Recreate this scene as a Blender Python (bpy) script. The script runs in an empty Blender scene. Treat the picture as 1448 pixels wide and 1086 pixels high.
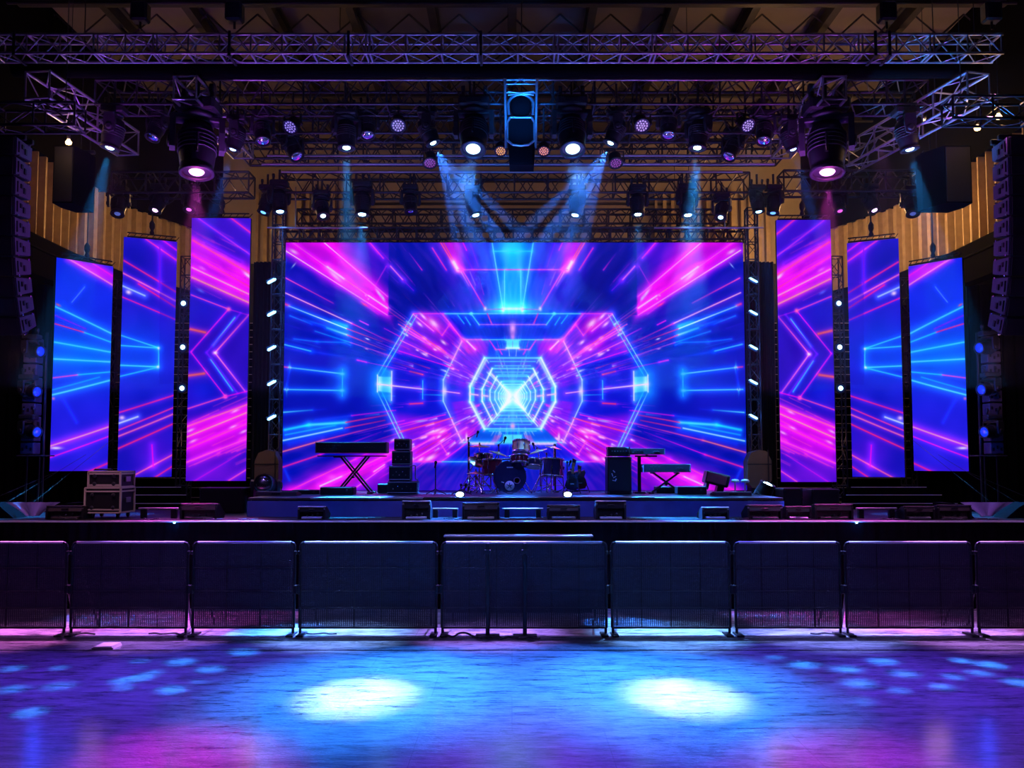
import bpy, math, random
import numpy as np
from mathutils import Vector, Matrix, Euler

# ------------------------------------------------------------------ camera
F, CX, CY, TILT = 1250.0, 724.0, 543.0, math.radians(3.6)
SHIFT = 29.0
scn = bpy.context.scene
C = bpy.data.collections.new('venue'); scn.collection.children.link(C)
cam_d = bpy.data.cameras.new('camera'); cam = bpy.data.objects.new('camera', cam_d); C.objects.link(cam)
cam_d.sensor_width = 36.0; cam_d.lens = F / 1448.0 * 36.0; cam_d.shift_y = SHIFT / 1448.0
cam.location = (0, 0, 2.2); cam.rotation_euler = (math.pi / 2 + TILT, 0, 0)
scn.camera = cam

# ------------------------------------------------------------------ world, exposure, house lights
w = bpy.data.worlds.new('world'); scn.world = w; w.use_nodes = True
w.node_tree.nodes['Background'].inputs[0].default_value = (0.02, 0.014, 0.05, 1)
w.node_tree.nodes['Background'].inputs[1].default_value = 0.05
scn.view_settings.view_transform = 'Standard'; scn.view_settings.look = 'None'
scn.view_settings.exposure = 0.0; scn.view_settings.gamma = 1.0; scn.view_settings.use_curve_mapping = False
scn.cycles.max_bounces = 5; scn.cycles.diffuse_bounces = 2; scn.cycles.glossy_bounces = 3
scn.cycles.transparent_max_bounces = 12; scn.cycles.volume_bounces = 0
scn.cycles.use_denoising = True; scn.cycles.sample_clamp_indirect = 4.0; scn.cycles.use_light_tree = True
scn.cycles.volume_step_rate = 2.0

def P(px, py, Y):
    """the point of the hall at distance Y that a photograph pixel looks at"""
    s = (CY + SHIFT - py) / F; c = (px - CX) / F
    dy = math.cos(TILT) - s * math.sin(TILT); dz = math.sin(TILT) + s * math.cos(TILT)
    k = Y / dy
    return Vector((c * k, Y, 2.2 + dz * k))
def X(px, Y, py=650):
    s = (CY + SHIFT - py) / F
    return (px - CX) / F * Y / (math.cos(TILT) - s * math.sin(TILT))
def Z(py, Y): return P(CX, py, Y).z

def lamp(kind, loc, energy, col, target=None, angle=30, blend=0.3, radius=0.05, name='stage_lamp', size=1.0, size_y=None, **_):
    d = bpy.data.lights.new(name, kind); d.energy = energy; d.color = col
    if kind == 'SPOT': d.spot_size = math.radians(angle); d.spot_blend = blend; d.shadow_soft_size = radius
    elif kind == 'POINT': d.shadow_soft_size = radius
    elif kind == 'AREA':
        d.shape = 'RECTANGLE'; d.size = size; d.size_y = size_y or size
    o = bpy.data.objects.new(name, d); C.objects.link(o); o.location = loc
    if target is not None:
        o.rotation_euler = (Vector(target) - Vector(loc)).to_track_quat('-Z', 'Y').to_euler()
    return o
WARM = (1.0, 0.55, 0.22); BLUE = (0.03, 0.18, 1.0); CYAN = (0.02, 0.34, 1.0); MAG = (1.0, 0.08, 0.85); PUR = (0.45, 0.12, 1.0); ICE = (0.55, 0.8, 1.0)
# house lights: warm lamps by the side walls and above the rig
for x, y, z, e in ((-7.6, 20.5, 7.9, 470), (7.8, 20.5, 7.9, 620), (-7.0, 24.0, 8.4, 70), (7.0, 24.0, 8.4, 170), (0, 24.5, 8.2, 12), (-4.2, 23, 9.2, 16), (4.4, 23, 9.2, 34), (5.2, 17.5, 10.6, 60), (-3.5, 18.0, 10.6, 22), (9.2, 19.0, 7.6, 90), (-9.0, 19.0, 7.6, 60)):
    lamp('POINT', (x, y, z), e * (.26 if x < 5 else .42), WARM, radius=0.25, name='house_lamp', vol=0.0)
# added fill spots without fixtures, to light the front truss and rig
for x, t, col, e in ((-6.6, -6.0, PUR, 800), (-4.6, -3.4, PUR, 420), (-1.6, -1.6, (0.2, 0.2, 1), 560), (1.6, 1.6, (0.25, 0.2, 1), 560), (4.6, 3.6, MAG, 460), (6.6, 6.2, PUR, 700)):
    lamp('SPOT', (x, 15.6, 2.1), e, col, (t, 13.2, 8.2), 46, 0.9, 0.1, name='truss_fill', vol=0.0)
for x, col, e in ((-5.5, PUR, 420), (-2.6, (0.3, 0.2, 1), 420), (0, BLUE, 500), (2.6, (0.3, 0.2, 1), 420), (5.5, PUR, 420)):
    lamp('SPOT', (x, 13.7, 6.6), e * 0.10, col, (x * 0.9, 16.0, 8.2), 100, 0.9, 0.1, name='rig_fill', vol=0.0)

def gobo(o, freq=30.0, thr=0.35):
    """a patterned glass plate in the lamp: splits its light into many shafts"""
    d = o.data; d.use_nodes = True; nt = d.node_tree; e = nt.nodes['Emission']; N = nt.nodes.new
    tc = N('ShaderNodeTexCoord'); sp = N('ShaderNodeSeparateXYZ'); nt.links.new(tc.outputs['Normal'], sp.inputs[0])
    def m(op, a, b=None):
        q = N('ShaderNodeMath'); q.operation = op
        for i, v in enumerate((a, b)):
            if v is None: continue
            if isinstance(v, (int, float)): q.inputs[i].default_value = v
            else: nt.links.new(v, q.inputs[i])
        return q.outputs[0]
    u = m('SINE', m('MULTIPLY', m('DIVIDE', sp.outputs[0], sp.outputs[2]), freq)); v = m('SINE', m('MULTIPLY', m('DIVIDE', sp.outputs[1], sp.outputs[2]), freq))
    k = m('ADD', m('MULTIPLY', m('GREATER_THAN', m('MULTIPLY', u, v), thr), 1.0), 0.0); nt.links.new(k, e.inputs['Strength'])
# added fill spots, unseen on the hall side, that brighten the crowd fence
for x, col in ((-5, (.35, .2, 1)), (0, (.25, .3, 1)), (5, (.4, .2, 1))): lamp('SPOT', (x, 3.5, 8.5), 520, col, (x, 11.2, .6), 50, 1.0, .1, name='fence_fill_spot')

# ------------------------------------------------------------------ materials
def mat(name, col, rough=0.6, metal=0.0, var=0.25, scale=9.0, bump=0.0, emis=None, strength=0.0, spec=0.5):
    m = bpy.data.materials.new(name); m.use_nodes = True; nt = m.node_tree; b = nt.nodes['Principled BSDF']
    b.inputs['Roughness'].default_value = rough; b.inputs['Metallic'].default_value = metal
    b.inputs['Specular IOR Level'].default_value = spec
    tc = nt.nodes.new('ShaderNodeTexCoord'); nz = nt.nodes.new('ShaderNodeTexNoise')
    nz.inputs['Scale'].default_value = scale; nz.inputs['Detail'].default_value = 4
    nt.links.new(tc.outputs['Object'], nz.inputs['Vector'])
    mx = nt.nodes.new('ShaderNodeMix'); mx.data_type = 'RGBA'
    mx.inputs[6].default_value = (*[c * (1 - var) for c in col], 1); mx.inputs[7].default_value = (*[min(1, c * (1 + var)) for c in col], 1)
    nt.links.new(nz.outputs['Fac'], mx.inputs[0]); nt.links.new(mx.outputs[2], b.inputs['Base Color'])
    if bump:
        bp = nt.nodes.new('ShaderNodeBump'); bp.inputs['Strength'].default_value = bump; bp.inputs['Distance'].default_value = 0.02
        nt.links.new(nz.outputs['Fac'], bp.inputs['Height']); nt.links.new(bp.outputs[0], b.inputs['Normal'])
    if emis:
        b.inputs['Emission Color'].default_value = (*emis, 1); b.inputs['Emission Strength'].default_value = strength
    return m
M = dict(
    alu=mat('brushed_aluminium', (0.42, 0.42, 0.45), 0.38, 0.8, 0.2, 20),
    dalu=mat('dark_truss_metal', (0.06, 0.06, 0.07), 0.45, 0.7, 0.3, 20),
    steel=mat('black_steel', (0.025, 0.025, 0.03), 0.42, 0.5, 0.3, 15),
    plastic=mat('black_plastic', (0.009, 0.008, 0.011), 0.42, 0.0, 0.3, 12, spec=.35),
    mplastic=mat('matt_black_housing', (0.012, 0.012, 0.016), 0.6, 0.0, 0.3, 12),
    drape=mat('black_cloth', (0.008, 0.008, 0.010), 0.9, 0.0, 0.3, 3, 0.2),
    dark=mat('dark_panelling', (0.014, 0.012, 0.016), 0.7, 0.0, 0.4, 3, 0.2),
    stage=mat('stage_vinyl', (0.012, 0.012, 0.016), 0.4, 0.0, 0.3, 4, 0.1),
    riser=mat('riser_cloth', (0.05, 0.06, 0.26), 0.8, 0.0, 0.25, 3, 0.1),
    fabric=mat('grey_scrim', (0.35, 0.30, 0.5), 0.7, 0.0, 0.15, 4),
    wallp=mat('plaster', (0.45, 0.36, 0.26), 0.85, 0.0, 0.18, 1.2, 0.2),
    ribs=mat('ribbed_wall_timber', (0.46, 0.33, 0.18), 0.7, 0.0, 0.3, 6),
    ceil=mat('ceiling_board', (0.15, 0.12, 0.115), 0.9, 0.0, 0.3, 0.8),
    beam=mat('ceiling_steel', (0.03, 0.025, 0.025), 0.8, 0.1, 0.3, 3),
    chrome=mat('chrome', (0.7, 0.7, 0.74), 0.16, 1.0, 0.05, 10),
    brass=mat('cymbal_bronze', (0.16, 0.09, 0.04), 0.4, 1.0, 0.15, 30),
    shell=mat('drum_lacquer', (0.12, 0.012, 0.02), 0.15, 0.1, 0.2, 6),
    dshell=mat('dark_drum_lacquer', (0.03, 0.02, 0.06), 0.12, 0.2, 0.2, 6),
    head=mat('black_drum_skin', (0.008, 0.007, 0.014), 0.6, 0.0, 0.1, 5),
    white=mat('white_print', (0.7, 0.68, 0.7), 0.6, 0.0, 0.05, 5),
    pink=mat('pink_print', (0.65, 0.2, 0.4), 0.6, 0.0, 0.05, 5),
    keysw=mat('ivory_keys', (0.6, 0.6, 0.6), 0.3, 0.0, 0.03, 5),
    grille=mat('speaker_grille', (0.008, 0.008, 0.011), 0.6, 0.2, 0.6, 260, 0.4),
    purcab=mat('painted_cabinet', (0.075, 0.06, 0.10), 0.5, 0.1, 0.2, 8),
    case=mat('flight_case_laminate', (0.012, 0.011, 0.014), 0.5, 0.0, 0.3, 6, spec=.3),
    wood=mat('amber_wood', (0.5, 0.26, 0.08), 0.4, 0.0, 0.3, 8),
    beige=mat('beige_cover', (0.12, 0.085, 0.06), 0.8, 0.0, 0.2, 4, 0.2),
    cable=mat('rubber_cable', (0.015, 0.015, 0.018), 0.5, 0.0, 0.2, 10),
    brown=mat('brown_connector_panel', (0.09, 0.065, 0.065), 0.6, 0.2, 0.3, 9),
    trim=mat('pale_highlight_edge', (0.62, 0.6, 0.64), 0.35, 0.25, 0.15, 14),  # kept pale to stand in for highlights on stage edge, rails, monitor tops
    deck=mat('black_stage_deck', (0.006, 0.006, 0.008), 0.55, 0.0, 0.3, 4, 0.1, spec=0.25),
    black=mat('flat_black_paint', (0.003, 0.003, 0.004), 0.9, 0.0, 0.2, 9, spec=0.03),
    card=mat('pale_cover_plate', (0.55, 0.45, 0.35), 0.6, 0.0, 0.1, 6),
)
_em = {}
def glow(col, s):
    k = (tuple(round(c, 3) for c in col), s)
    if k not in _em:
        _em[k] = mat('lit_lens', (0.02, 0.02, 0.02), 0.2, 0, 0.0, 5, emis=col, strength=s)
    return _em[k]

# ------------------------------------------------------------------ mesh helpers
class MB:
    def __init__(s): s.v = []; s.f = []; s.sm = []
    def add(s, vs, fs, smooth=False):
        n = len(s.v); s.v += [tuple(v) for v in vs]; s.f += [tuple(i + n for i in f) for f in fs]; s.sm += [smooth] * len(fs); return s
    def box(s, c, d, rot=None, bev=0.0):
        x, y, z = (k / 2 for k in d)
        b = min(bev, x * .45, y * .45, z * .45)
        if b <= 0:
            vs = [Vector((i, j, k)) for i in (-x, x) for j in (-y, y) for k in (-z, z)]
            fs = [(0, 1, 3, 2), (4, 6, 7, 5), (0, 4, 5, 1), (2, 3, 7, 6), (0, 2, 6, 4), (1, 5, 7, 3)]
        else:   # chamfered box: 24 corners
            vs = []; idx = {}
            for i in (-1, 1):
                for j in (-1, 1):
                    for k in (-1, 1):
                        for a in range(3):
                            p = [i * (x - b), j * (y - b), k * (z - b)]; p[a] = (i * x, j * y, k * z)[a]
                            idx[(i, j, k, a)] = len(vs); vs.append(Vector(p))
            fs = []
            for a in range(3):
                o = [q for q in range(3) if q != a]
                for sg in (-1, 1):
                    q = []
                    for u, v in ((-1, -1), (1, -1), (1, 1), (-1, 1)):
                        t = [0, 0, 0]; t[a] = sg; t[o[0]] = u; t[o[1]] = v; q.append(idx[(*t, a)])
                    fs.append(tuple(q))
                for u in (-1, 1):          # edges along axis a
                    for v in (-1, 1):
                        t0 = [0, 0, 0]; t1 = [0, 0, 0]; t0[a] = -1; t1[a] = 1
                        for t in (t0, t1): t[o[0]] = u; t[o[1]] = v
                        fs.append((idx[(*t0, o[0])], idx[(*t1, o[0])], idx[(*t1, o[1])], idx[(*t0, o[1])]))
            for i in (-1, 1):
                for j in (-1, 1):
                    for k in (-1, 1): fs.append(tuple(idx[(i, j, k, a)] for a in range(3)))
        if rot is not None:
            R = Euler(rot).to_matrix(); vs = [R @ v for v in vs]
        c = Vector(c); return s.add([v + c for v in vs], fs)
    def tube(s, p0, p1, r, n=8, r1=None, caps=True):
        p0 = Vector(p0); p1 = Vector(p1); r1 = r if r1 is None else r1
        d = p1 - p0
        if d.length < 1e-6: return s
        q = d.to_track_quat('Z', 'Y')
        ring = [Vector((math.cos(2 * math.pi * i / n), math.sin(2 * math.pi * i / n), 0)) for i in range(n)]
        vs = [q @ (v * r) + p0 for v in ring] + [q @ (v * r1) + p1 for v in ring]
        s.add(vs, [(i, (i + 1) % n, n + (i + 1) % n, n + i) for i in range(n)], n > 5)
        if caps: s.add(vs, [tuple(range(n))[::-1], tuple(range(n, 2 * n))])
        return s
    def path(s, pts, r, n=6):
        for a, b in zip(pts[:-1], pts[1:]): s.tube(a, b, r, n)
        return s
    def lathe(s, prof, o=(0, 0, 0), axis=(0, 0, 1), n=20, sc=(1, 1)):
        q = Vector(axis).to_track_quat('Z', 'Y'); o = Vector(o); vs = []; m = len(prof)
        for r, z in prof:
            for i in range(n):
                a = 2 * math.pi * i / n; vs.append(q @ Vector((math.cos(a) * r * sc[0], math.sin(a) * r * sc[1], z)) + o)
        fs = [(j * n + i, j * n + (i + 1) % n, (j + 1) * n + (i + 1) % n, (j + 1) * n + i) for j in range(m - 1) for i in range(n)]
        s.add(vs, fs, True)
        if prof[0][0] > 1e-4: s.add(vs[:n], [tuple(range(n))[::-1]])
        if prof[-1][0] > 1e-4: s.add(vs[-n:], [tuple(range(n))])
        return s
    def prism(s, poly, a, b, axis='x'):
        """extrude a polygon; poly in the two other axes"""
        def mk(u, v, t): return {'x': (t, u, v), 'y': (u, t, v), 'z': (u, v, t)}[axis]
        n = len(poly); vs = [mk(u, v, a) for u, v in poly] + [mk(u, v, b) for u, v in poly]
        return s.add(vs, [tuple(range(n))[::-1], tuple(range(n, 2 * n))] + [(i, (i + 1) % n, n + (i + 1) % n, n + i) for i in range(n)])
    def quad(s, a, b, c, d): return s.add([a, b, c, d], [(0, 1, 2, 3)])
    def mesh(s, name='mesh'):
        me = bpy.data.meshes.new(name); me.from_pydata([tuple(v) for v in s.v], [], s.f); me.polygons.foreach_set('use_smooth', s.sm)
        me.update(); return me
_cache = {}
def cached(key, fn):
    if key not in _cache: _cache[key] = fn().mesh(key if isinstance(key, str) else key[0])
    return _cache[key]
def put(name, geo, m, parent=None, loc=(0, 0, 0), rot=(0, 0, 0), **kw):
    me = geo.mesh(name) if isinstance(geo, MB) else geo
    o = bpy.data.objects.new(name, me); C.objects.link(o)
    if not me.materials: me.materials.append(m)
    if me.materials[0] != m:
        o.material_slots[0].link = 'OBJECT'; o.material_slots[0].material = m
    o.location = loc; o.rotation_euler = rot
    if parent: o.parent = parent
    for k, v in kw.items(): o[k] = v
    return o
def thing(name, label, cat, loc=(0, 0, 0), rot=(0, 0, 0), group=None, sc=1.0):
    o = bpy.data.objects.new(name, None); C.objects.link(o); o.location = loc; o.rotation_euler = rot; o.scale = (sc, sc, sc)
    o.empty_display_size = 0.1; o['label'] = label; o['category'] = cat
    if group: o['group'] = group
    return o
def tag(o, label, cat, group=None, kind=None):
    o['label'] = label; o['category'] = cat
    if group: o['group'] = group
    if kind: o['kind'] = kind
    return o
def struct(name, geo, m, parent=None, **kw):
    o = put(name, geo, m, parent, **kw); o['kind'] = 'structure'; return o
rnd = random.Random(7)
# ------------------------------------------------------------------ what the video screens show
def sm(x): x = np.clip(x, 0, 1); return x * x * (3 - 2 * x)
class Canvas:
    """colours on a grid of points; coordinates are the graphic's own units"""
    def __init__(s, xs, ys, base): s.x = xs; s.y = ys; s.c = np.zeros(xs.shape + (3,)) + np.array(base)
    def add(s, k, col): s.c += k[..., None] * np.array(col)
    def mixin(s, k, col): s.c = s.c * (1 - k[..., None]) + np.array(col) * k[..., None]
    def blob(s, cx, cy, rx, ry, col, a=1.0, rot=0.0, mix=True):
        c, n = math.cos(rot), math.sin(rot); dx = s.x - cx; dy = s.y - cy
        k = a * np.exp(-(((dx * c + dy * n) / rx) ** 2 + ((-dx * n + dy * c) / ry) ** 2))
        (s.mixin if mix else s.add)(k, col)
    def poly(s, pts, col, a=1.0, soft=6.0):
        """convex soft polygon"""
        n = len(pts); cx = sum(p[0] for p in pts) / n; cy = sum(p[1] for p in pts) / n
        d = np.full(s.x.shape, 1e9)
        for i in range(n):
            x0, y0 = pts[i]; x1, y1 = pts[(i + 1) % n]; L = math.hypot(x1 - x0, y1 - y0) or 1
            nx, ny = (y1 - y0) / L, -(x1 - x0) / L
            if (cx - x0) * nx + (cy - y0) * ny < 0: nx, ny = -nx, -ny
            d = np.minimum(d, (s.x - x0) * nx + (s.y - y0) * ny)
        s.mixin(a * sm(d / soft + 0.5), col)
    def line(s, x0, y0, x1, y1, col, w=1.0, g=5.0, ga=0.35, core=0.6, t0=1.0, t1=1.0):
        L = math.hypot(x1 - x0, y1 - y0) or 1; m = g * 2.6 + w * 2
        ok = (s.x > min(x0, x1) - m) & (s.x < max(x0, x1) + m) & (s.y > min(y0, y1) - m) & (s.y < max(y0, y1) + m)
        if not ok.any(): return
        X_, Y_ = s.x[ok], s.y[ok]
        u = ((X_ - x0) * (x1 - x0) + (Y_ - y0) * (y1 - y0)) / L / L; uc = np.clip(u, 0, 1)
        w = w * 0.85; d = np.hypot(X_ - x0 - uc * (x1 - x0), Y_ - y0 - uc * (y1 - y0)); f = t0 + (t1 - t0) * uc
        k = np.exp(-(d / w) ** 2) * f; kg = np.exp(-(d / g) ** 1.5) * ga * f * 0.8
        col = np.array(col); cc = s.c[ok]
        cc = cc * (1 - np.clip(k * 0.9, 0, 1))[..., None] + col * (k * 0.9)[..., None] + (kg * (1 - k.clip(0, 1)))[..., None] * (col - cc * 0.3) + (k ** 2 * core)[..., None] * (1 - col) * 0.8
        s.c[ok] = cc
    def rgb(s):
        c = np.clip(s.c, 0, 1); lum = c.max(-1, keepdims=True); c = np.clip(c * np.array((0.97, 0.98, 1.0)) - (1 - lum) * 0.12 * np.array((.9, .9, .8)), 0, 1); c = c ** 1.06; return np.where(c <= 0.04045, c / 12.92, ((c + 0.055) / 1.055) ** 2.4)
cM = (1.0, 0.05, 0.9); cR = (1.0, 0.12, 0.5); cC = (0.08, 0.78, 1.0); cV = (0.5, 0.08, 0.95); cB = (0.05, 0.2, 0.95); cO = (1.0, 0.3, 0.3); cW = (0.95, 0.9, 1.0); cP = (1.0, 0.25, 0.8)

def noise(x, y, seed, sc):
    r = np.random.RandomState(seed); out = np.zeros(x.shape)
    for k in range(6):
        a = r.rand(4) * 6.28; f = sc * (0.6 + r.rand(2))
        out += np.sin(x * f[0] * math.cos(a[0]) + y * f[1] * math.sin(a[0]) + a[1] + 1.5 * np.sin(x * f[1] * math.sin(a[2]) * .7 + y * f[0] * .6 + a[3]))
    return out / 6

def main_content(xs, ys):
    x = np.where(xs > 725, 1450 - xs, xs); y = ys
    c = Canvas(x, y, (0.06, 0.09, 0.74)); vx, vy = 725.0, 563.0
    ang = np.degrees(np.arctan2(vy - y, vx - x)); r = np.hypot(vx - x, (vy - y))
    # broad colour fields
    c.blob(600, 400, 60, 60, (0.02, 0.07, 0.62), 0.8)
    c.blob(450, 520, 90, 50, (0.07, 0.14, 0.85), 0.8)
    c.blob(505, 365, 60, 42, (0.45, 0.06, 0.93), 0.9); c.blob(530, 400, 50, 40, (0.2, 0.08, 0.8), 0.7)
    c.poly([(395, 335), (470, 335), (552, 420), (549, 449), (398, 356)], (0.93, 0.02, 0.92), 0.93, 26)
    c.blob(447, 352, 14, 10, (0.66, 0.0, 0.86), 0.7, 0.6); c.blob(460, 366, 10, 8, (0.6, 0.05, 0.9), 0.5, 0.6)
    c.blob(470, 345, 22, 14, (1, 0.02, 0.92), 0.6); c.blob(486, 400, 34, 9, (0.97, 0.04, 0.93), 0.7, 0.66); c.blob(535, 433, 18, 13, (0.97, 0.02, 0.9), 0.8, 0.6)
    # fade hard at the wall tile edge
    k = sm((x - 547) / 3.0) * sm((r - 190) / 10.0) * (y < 447) * (x < 620); c.mixin(k * 0.85, (0.03, 0.10, 0.68))
    c.poly([(600, 335), (700, 335), (700, 440), (645, 440)], (0.28, 0.12, 0.92), 0.7, 30)
    c.poly([(625, 335), (648, 335), (660, 384), (647, 384)], (0.85, 0.05, 0.92), 0.85, 14)
    # cyan ceiling light band
    for bx, ww, a, col in ((725, 36, 0.9, (0.05, 0.42, 1.0)), (725, 16, 0.9, (0.10, 0.75, 0.98))):
        c.mixin(a * np.exp(-(np.abs(x - bx) / ww) ** 3) * (y < 447), col)
    c.blob(725, 437, 40, 14, (0.2, 0.85, 1), 0.9); c.blob(725, 350, 22, 20, (0.2, 0.85, 1), 0.5); c.blob(725, 395, 16, 20, (0.05, 0.55, 1), 0.5)
    # lower left floor fields
    c.poly([(395, 700), (440, 668), (560, 622), (560, 700)], (0.62, 0.05, 0.88), 0.85, 30)
    c.poly([(412, 700), (470, 668), (560, 640), (530, 668), (470, 700)], (0.93, 0.05, 0.9), 0.8, 16)
    # ring geometry
    base6 = [(-16, -21.5), (-25, -7), (-25, 4), (-17, 19)]
    rings = [[(-141, -118), (-191, -31), (-191, -7), (-143, 90)], [(-71, -81), (-98, -24), (-98, 6), (-71, 64)], [(-40, -55), (-60, -15), (-60, 7), (-40, 45)],
             [(-29, -40), (-43, -11), (-43, 6), (-29, 34)], [(-22, -29), (-32, -9), (-32, 4), (-22, 26)], base6]
    for q in (0.8, 0.66, 0.54, 0.44, 0.36): rings.append([(a * q, b * q) for a, b in base6])
    # fields inside the first ring
    c.poly([(584, 445), (534, 532), (534, 556), (582, 653), (725, 653), (725, 445)], (0.08, 0.10, 0.86), 1.0, 3)
    c.poly([(584, 446), (630, 446), (656, 482), (640, 515), (560, 500), (562, 484)], (0.42, 0.07, 0.92), 0.95, 12)
    c.blob(612, 460, 22, 11, (0.93, 0.06, 0.9), 0.85, 0.7); c.blob(618, 494, 16, 8, (0.85, 0.08, 0.95), 0.7, 0.5); c.blob(604, 490, 10, 6, (0.9, 0.08, 0.9), 0.5, 0.5)
    c.poly([(548, 585), (572, 652), (632, 653), (653, 628), (640, 596)], (0.50, 0.07, 0.92), 0.9, 14)
    c.blob(603, 645, 24, 12, (0.93, 0.05, 0.9), 0.85); c.blob(618, 614, 16, 9, (0.92, 0.06, 0.93), 0.7, -0.4)
    c.poly([(582, 653), (635, 653), (600, 700), (545, 700)], (0.2, 0.10, 0.78), 0.0, 4)
    c.poly([(640, 445), (725, 445), (725, 482), (662, 482)], (0.03, 0.16, 0.85), 0.8, 8)
    # fields between ring 2 and the vanishing point
    c.poly([(654, 482), (627, 539), (627, 569), (654, 627), (725, 627), (725, 482)], (0.25, 0.16, 0.98), 0.9, 3)
    c.poly([(654, 482), (690, 482), (690, 510), (668, 552), (627, 545)], (0.48, 0.1, 0.96), 0.85, 8); c.blob(670, 494, 12, 9, (0.95, 0.12, 0.9), 0.8)
    c.poly([(640, 572), (666, 566), (690, 600), (690, 627), (654, 627)], (0.55, 0.1, 0.96), 0.85, 8); c.blob(662, 614, 12, 8, (0.95, 0.12, 0.9), 0.7)
    c.poly([(692, 484), (725, 484), (725, 506), (690, 506)], (0.05, 0.3, 0.95), 0.8, 5); c.poly([(680, 608), (725, 608), (725, 627), (660, 627)], (0.02, 0.35, 0.92), 0.95, 4)
    c.blob(627, 554, 8, 14, (0.1, 0.35, 1), 0.7); c.blob(640, 554, 8, 12, (0.05, 0.2, 0.85), 0.8)
    c.blob(vx, vy, 42, 40, (0.25, 0.55, 1), 0.85); c.blob(vx, vy, 30, 24, (0.3, 0.8, 1.0), 0.7)
    # floor of the graphic
    c.poly([(582, 654), (725, 654), (725, 700), (540, 700)], (0.06, 0.14, 0.78), 0.95, 3)
    c.poly([(556, 654), (582, 654), (640, 700), (556, 700)], (0.22, 0.09, 0.78), 0.9, 6)
    c.poly([(548, 654), (640, 654), (620, 700), (548, 700)], (0.2, 0.09, 0.76), 0.6, 10); c.blob(655, 690, 40, 24, (0.35, 0.1, 0.9), 0.6)
    # scattered radial streaks
    rs = np.random.RandomState(5)
    def radial(n, a0, a1, r0, r1, cols, ln=(20, 70), wd=(0.5, 1.1), amp=(0.25, 0.8), g=3.0):
        for _ in range(n):
            a = math.radians(a0 + (a1 - a0) * rs.rand()); s0 = r0 + (r1 - r0) * rs.rand(); s1 = s0 + ln[0] + (ln[1] - ln[0]) * rs.rand()
            col = cols[rs.randint(len(cols))]; f = amp[0] + (amp[1] - amp[0]) * rs.rand(); wv = wd[0] + (wd[1] - wd[0]) * rs.rand()
            c.line(vx - math.cos(a) * s1, vy - math.sin(a) * s1, vx - math.cos(a) * s0, vy - math.sin(a) * s0, col, wv, g, 0.2 * f, 0.4 * f, f * 0.4, f)
    radial(26, 14, 50, 110, 190, [cM, cP, cR], (20, 60)); radial(26, 14, 45, 60, 110, [cM, cP, cW], (10, 35)); radial(26, -46, -12, 55, 110, [cM, cP, cR, cW], (10, 35))
    radial(34, -40, -10, 100, 190, [cM, cP, cR], (20, 70)); radial(16, -30, -6, 190, 300, [cM, cB, cV], (30, 80), amp=(0.1, 0.35)); radial(16, 10, 34, 200, 330, [cB, cV, cC], (30, 80), amp=(0.1, 0.35))
    radial(10, 50, 80, 60, 200, [cM, cB, cV], (10, 35), amp=(0.2, 0.5)); radial(14, 36, 60, 210, 330, [cV, cM], (20, 60), amp=(0.1, 0.4)); radial(10, 15, 45, 90, 180, [cW], (4, 10), (1, 1.8), (0.6, 1)); radial(10, -42, -15, 90, 180, [cW], (4, 12), (1, 2), (0.6, 1))
    L = c.line
    radial(40, 12, 55, 26, 60, [cM, cP, cW], (5, 18), amp=(0.3, 0.8), g=2); radial(40, -55, -12, 26, 60, [cM, cP, cW], (5, 18), amp=(0.3, 0.8), g=2)
    radial(30, -8, 10, 60, 190, [cM, cB, cC], (8, 30), amp=(0.15, 0.5), g=2); radial(24, 60, 88, 24, 80, [cC, cM, cW], (5, 16), amp=(0.2, 0.7), g=2); radial(24, -88, -60, 20, 60, [cC, cW], (5, 14), amp=(0.2, 0.7), g=2)
    for a0, a1, y0 in ((693, 725, 513), (700, 725, 519), (700, 725, 528), (705, 725, 532), (704, 725, 594), (699, 725, 602), (692, 725, 611)): c.line(a0, y0, a1, y0, (0.1, 0.65, 1), 1.0, 3, .3, .4)
    # ring lines
    for i, R in enumerate(rings):
        p = [(vx + a, vy + b) for a, b in R]; sc = max(0.35, min(1.0, 1.0 / (0.6 + 0.28 * i)))
        col = (0.1, 0.7, 1) if i == 0 else (0.3, 0.9, 1) if i > 1 else cC
        wdt = (1.0, 1.1, 2.3, 1.7, 0.9, 0.7, 0.55, 0.5, 0.45, .45, .4)[i]; g = (7, 5, 4, 3.5, 2.5, 2, 1.6, 1.4, 1.2, 1, 1)[i]
        if i: L(p[0][0], p[0][1], 725, p[0][1], cC, wdt * 0.55 + .3, g * .7, 0.35, 0.5); L(p[3][0], p[3][1], 725, p[3][1], cC, wdt * 0.5 + .3, g * .7, 0.35, 0.5)
        for a, b in zip(p[:-1], p[1:]): L(*a, *b, col if i != 1 else (0.35, 0.7, 1), wdt, g, 0.4, 1.15 if i > 1 else 0.7)
    c.poly([(666, 549), (671, 549), (671, 569), (666, 569)], (0.2, 0.85, 1), 0.7, 2); c.poly([(683, 552), (686, 552), (686, 568), (683, 568)], (0.3, 0.9, 1), 0.6, 2); L(687, 511, 668, 548, (.5, .85, 1), 2.4, 4, .35, .8, .8, .5); L(668, 571, 685, 605, (.5, .85, 1), 2.0, 4, .35, .8, .5, .9)
    L(654, 482, 640, 511, cP, 1.2, 4, 0.3, 0.6); L(640, 598, 654, 627, cP, 1.2, 4, 0.3, 0.6)
    for yy in (540, 545, 549, 552.5, 583, 578, 574, 571): L(712 if abs(yy - 563) > 15 else 717, yy, 725, yy, cC, 0.6, 2, 0.3, 0.6)
    L(693, 529, 725, 563, (0.7, 0.95, 1), 0.8, 3, 0.4, 0.9); L(690, 604, 725, 563, (0.7, 0.95, 1), 0.8, 3, 0.4, 0.9)
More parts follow.
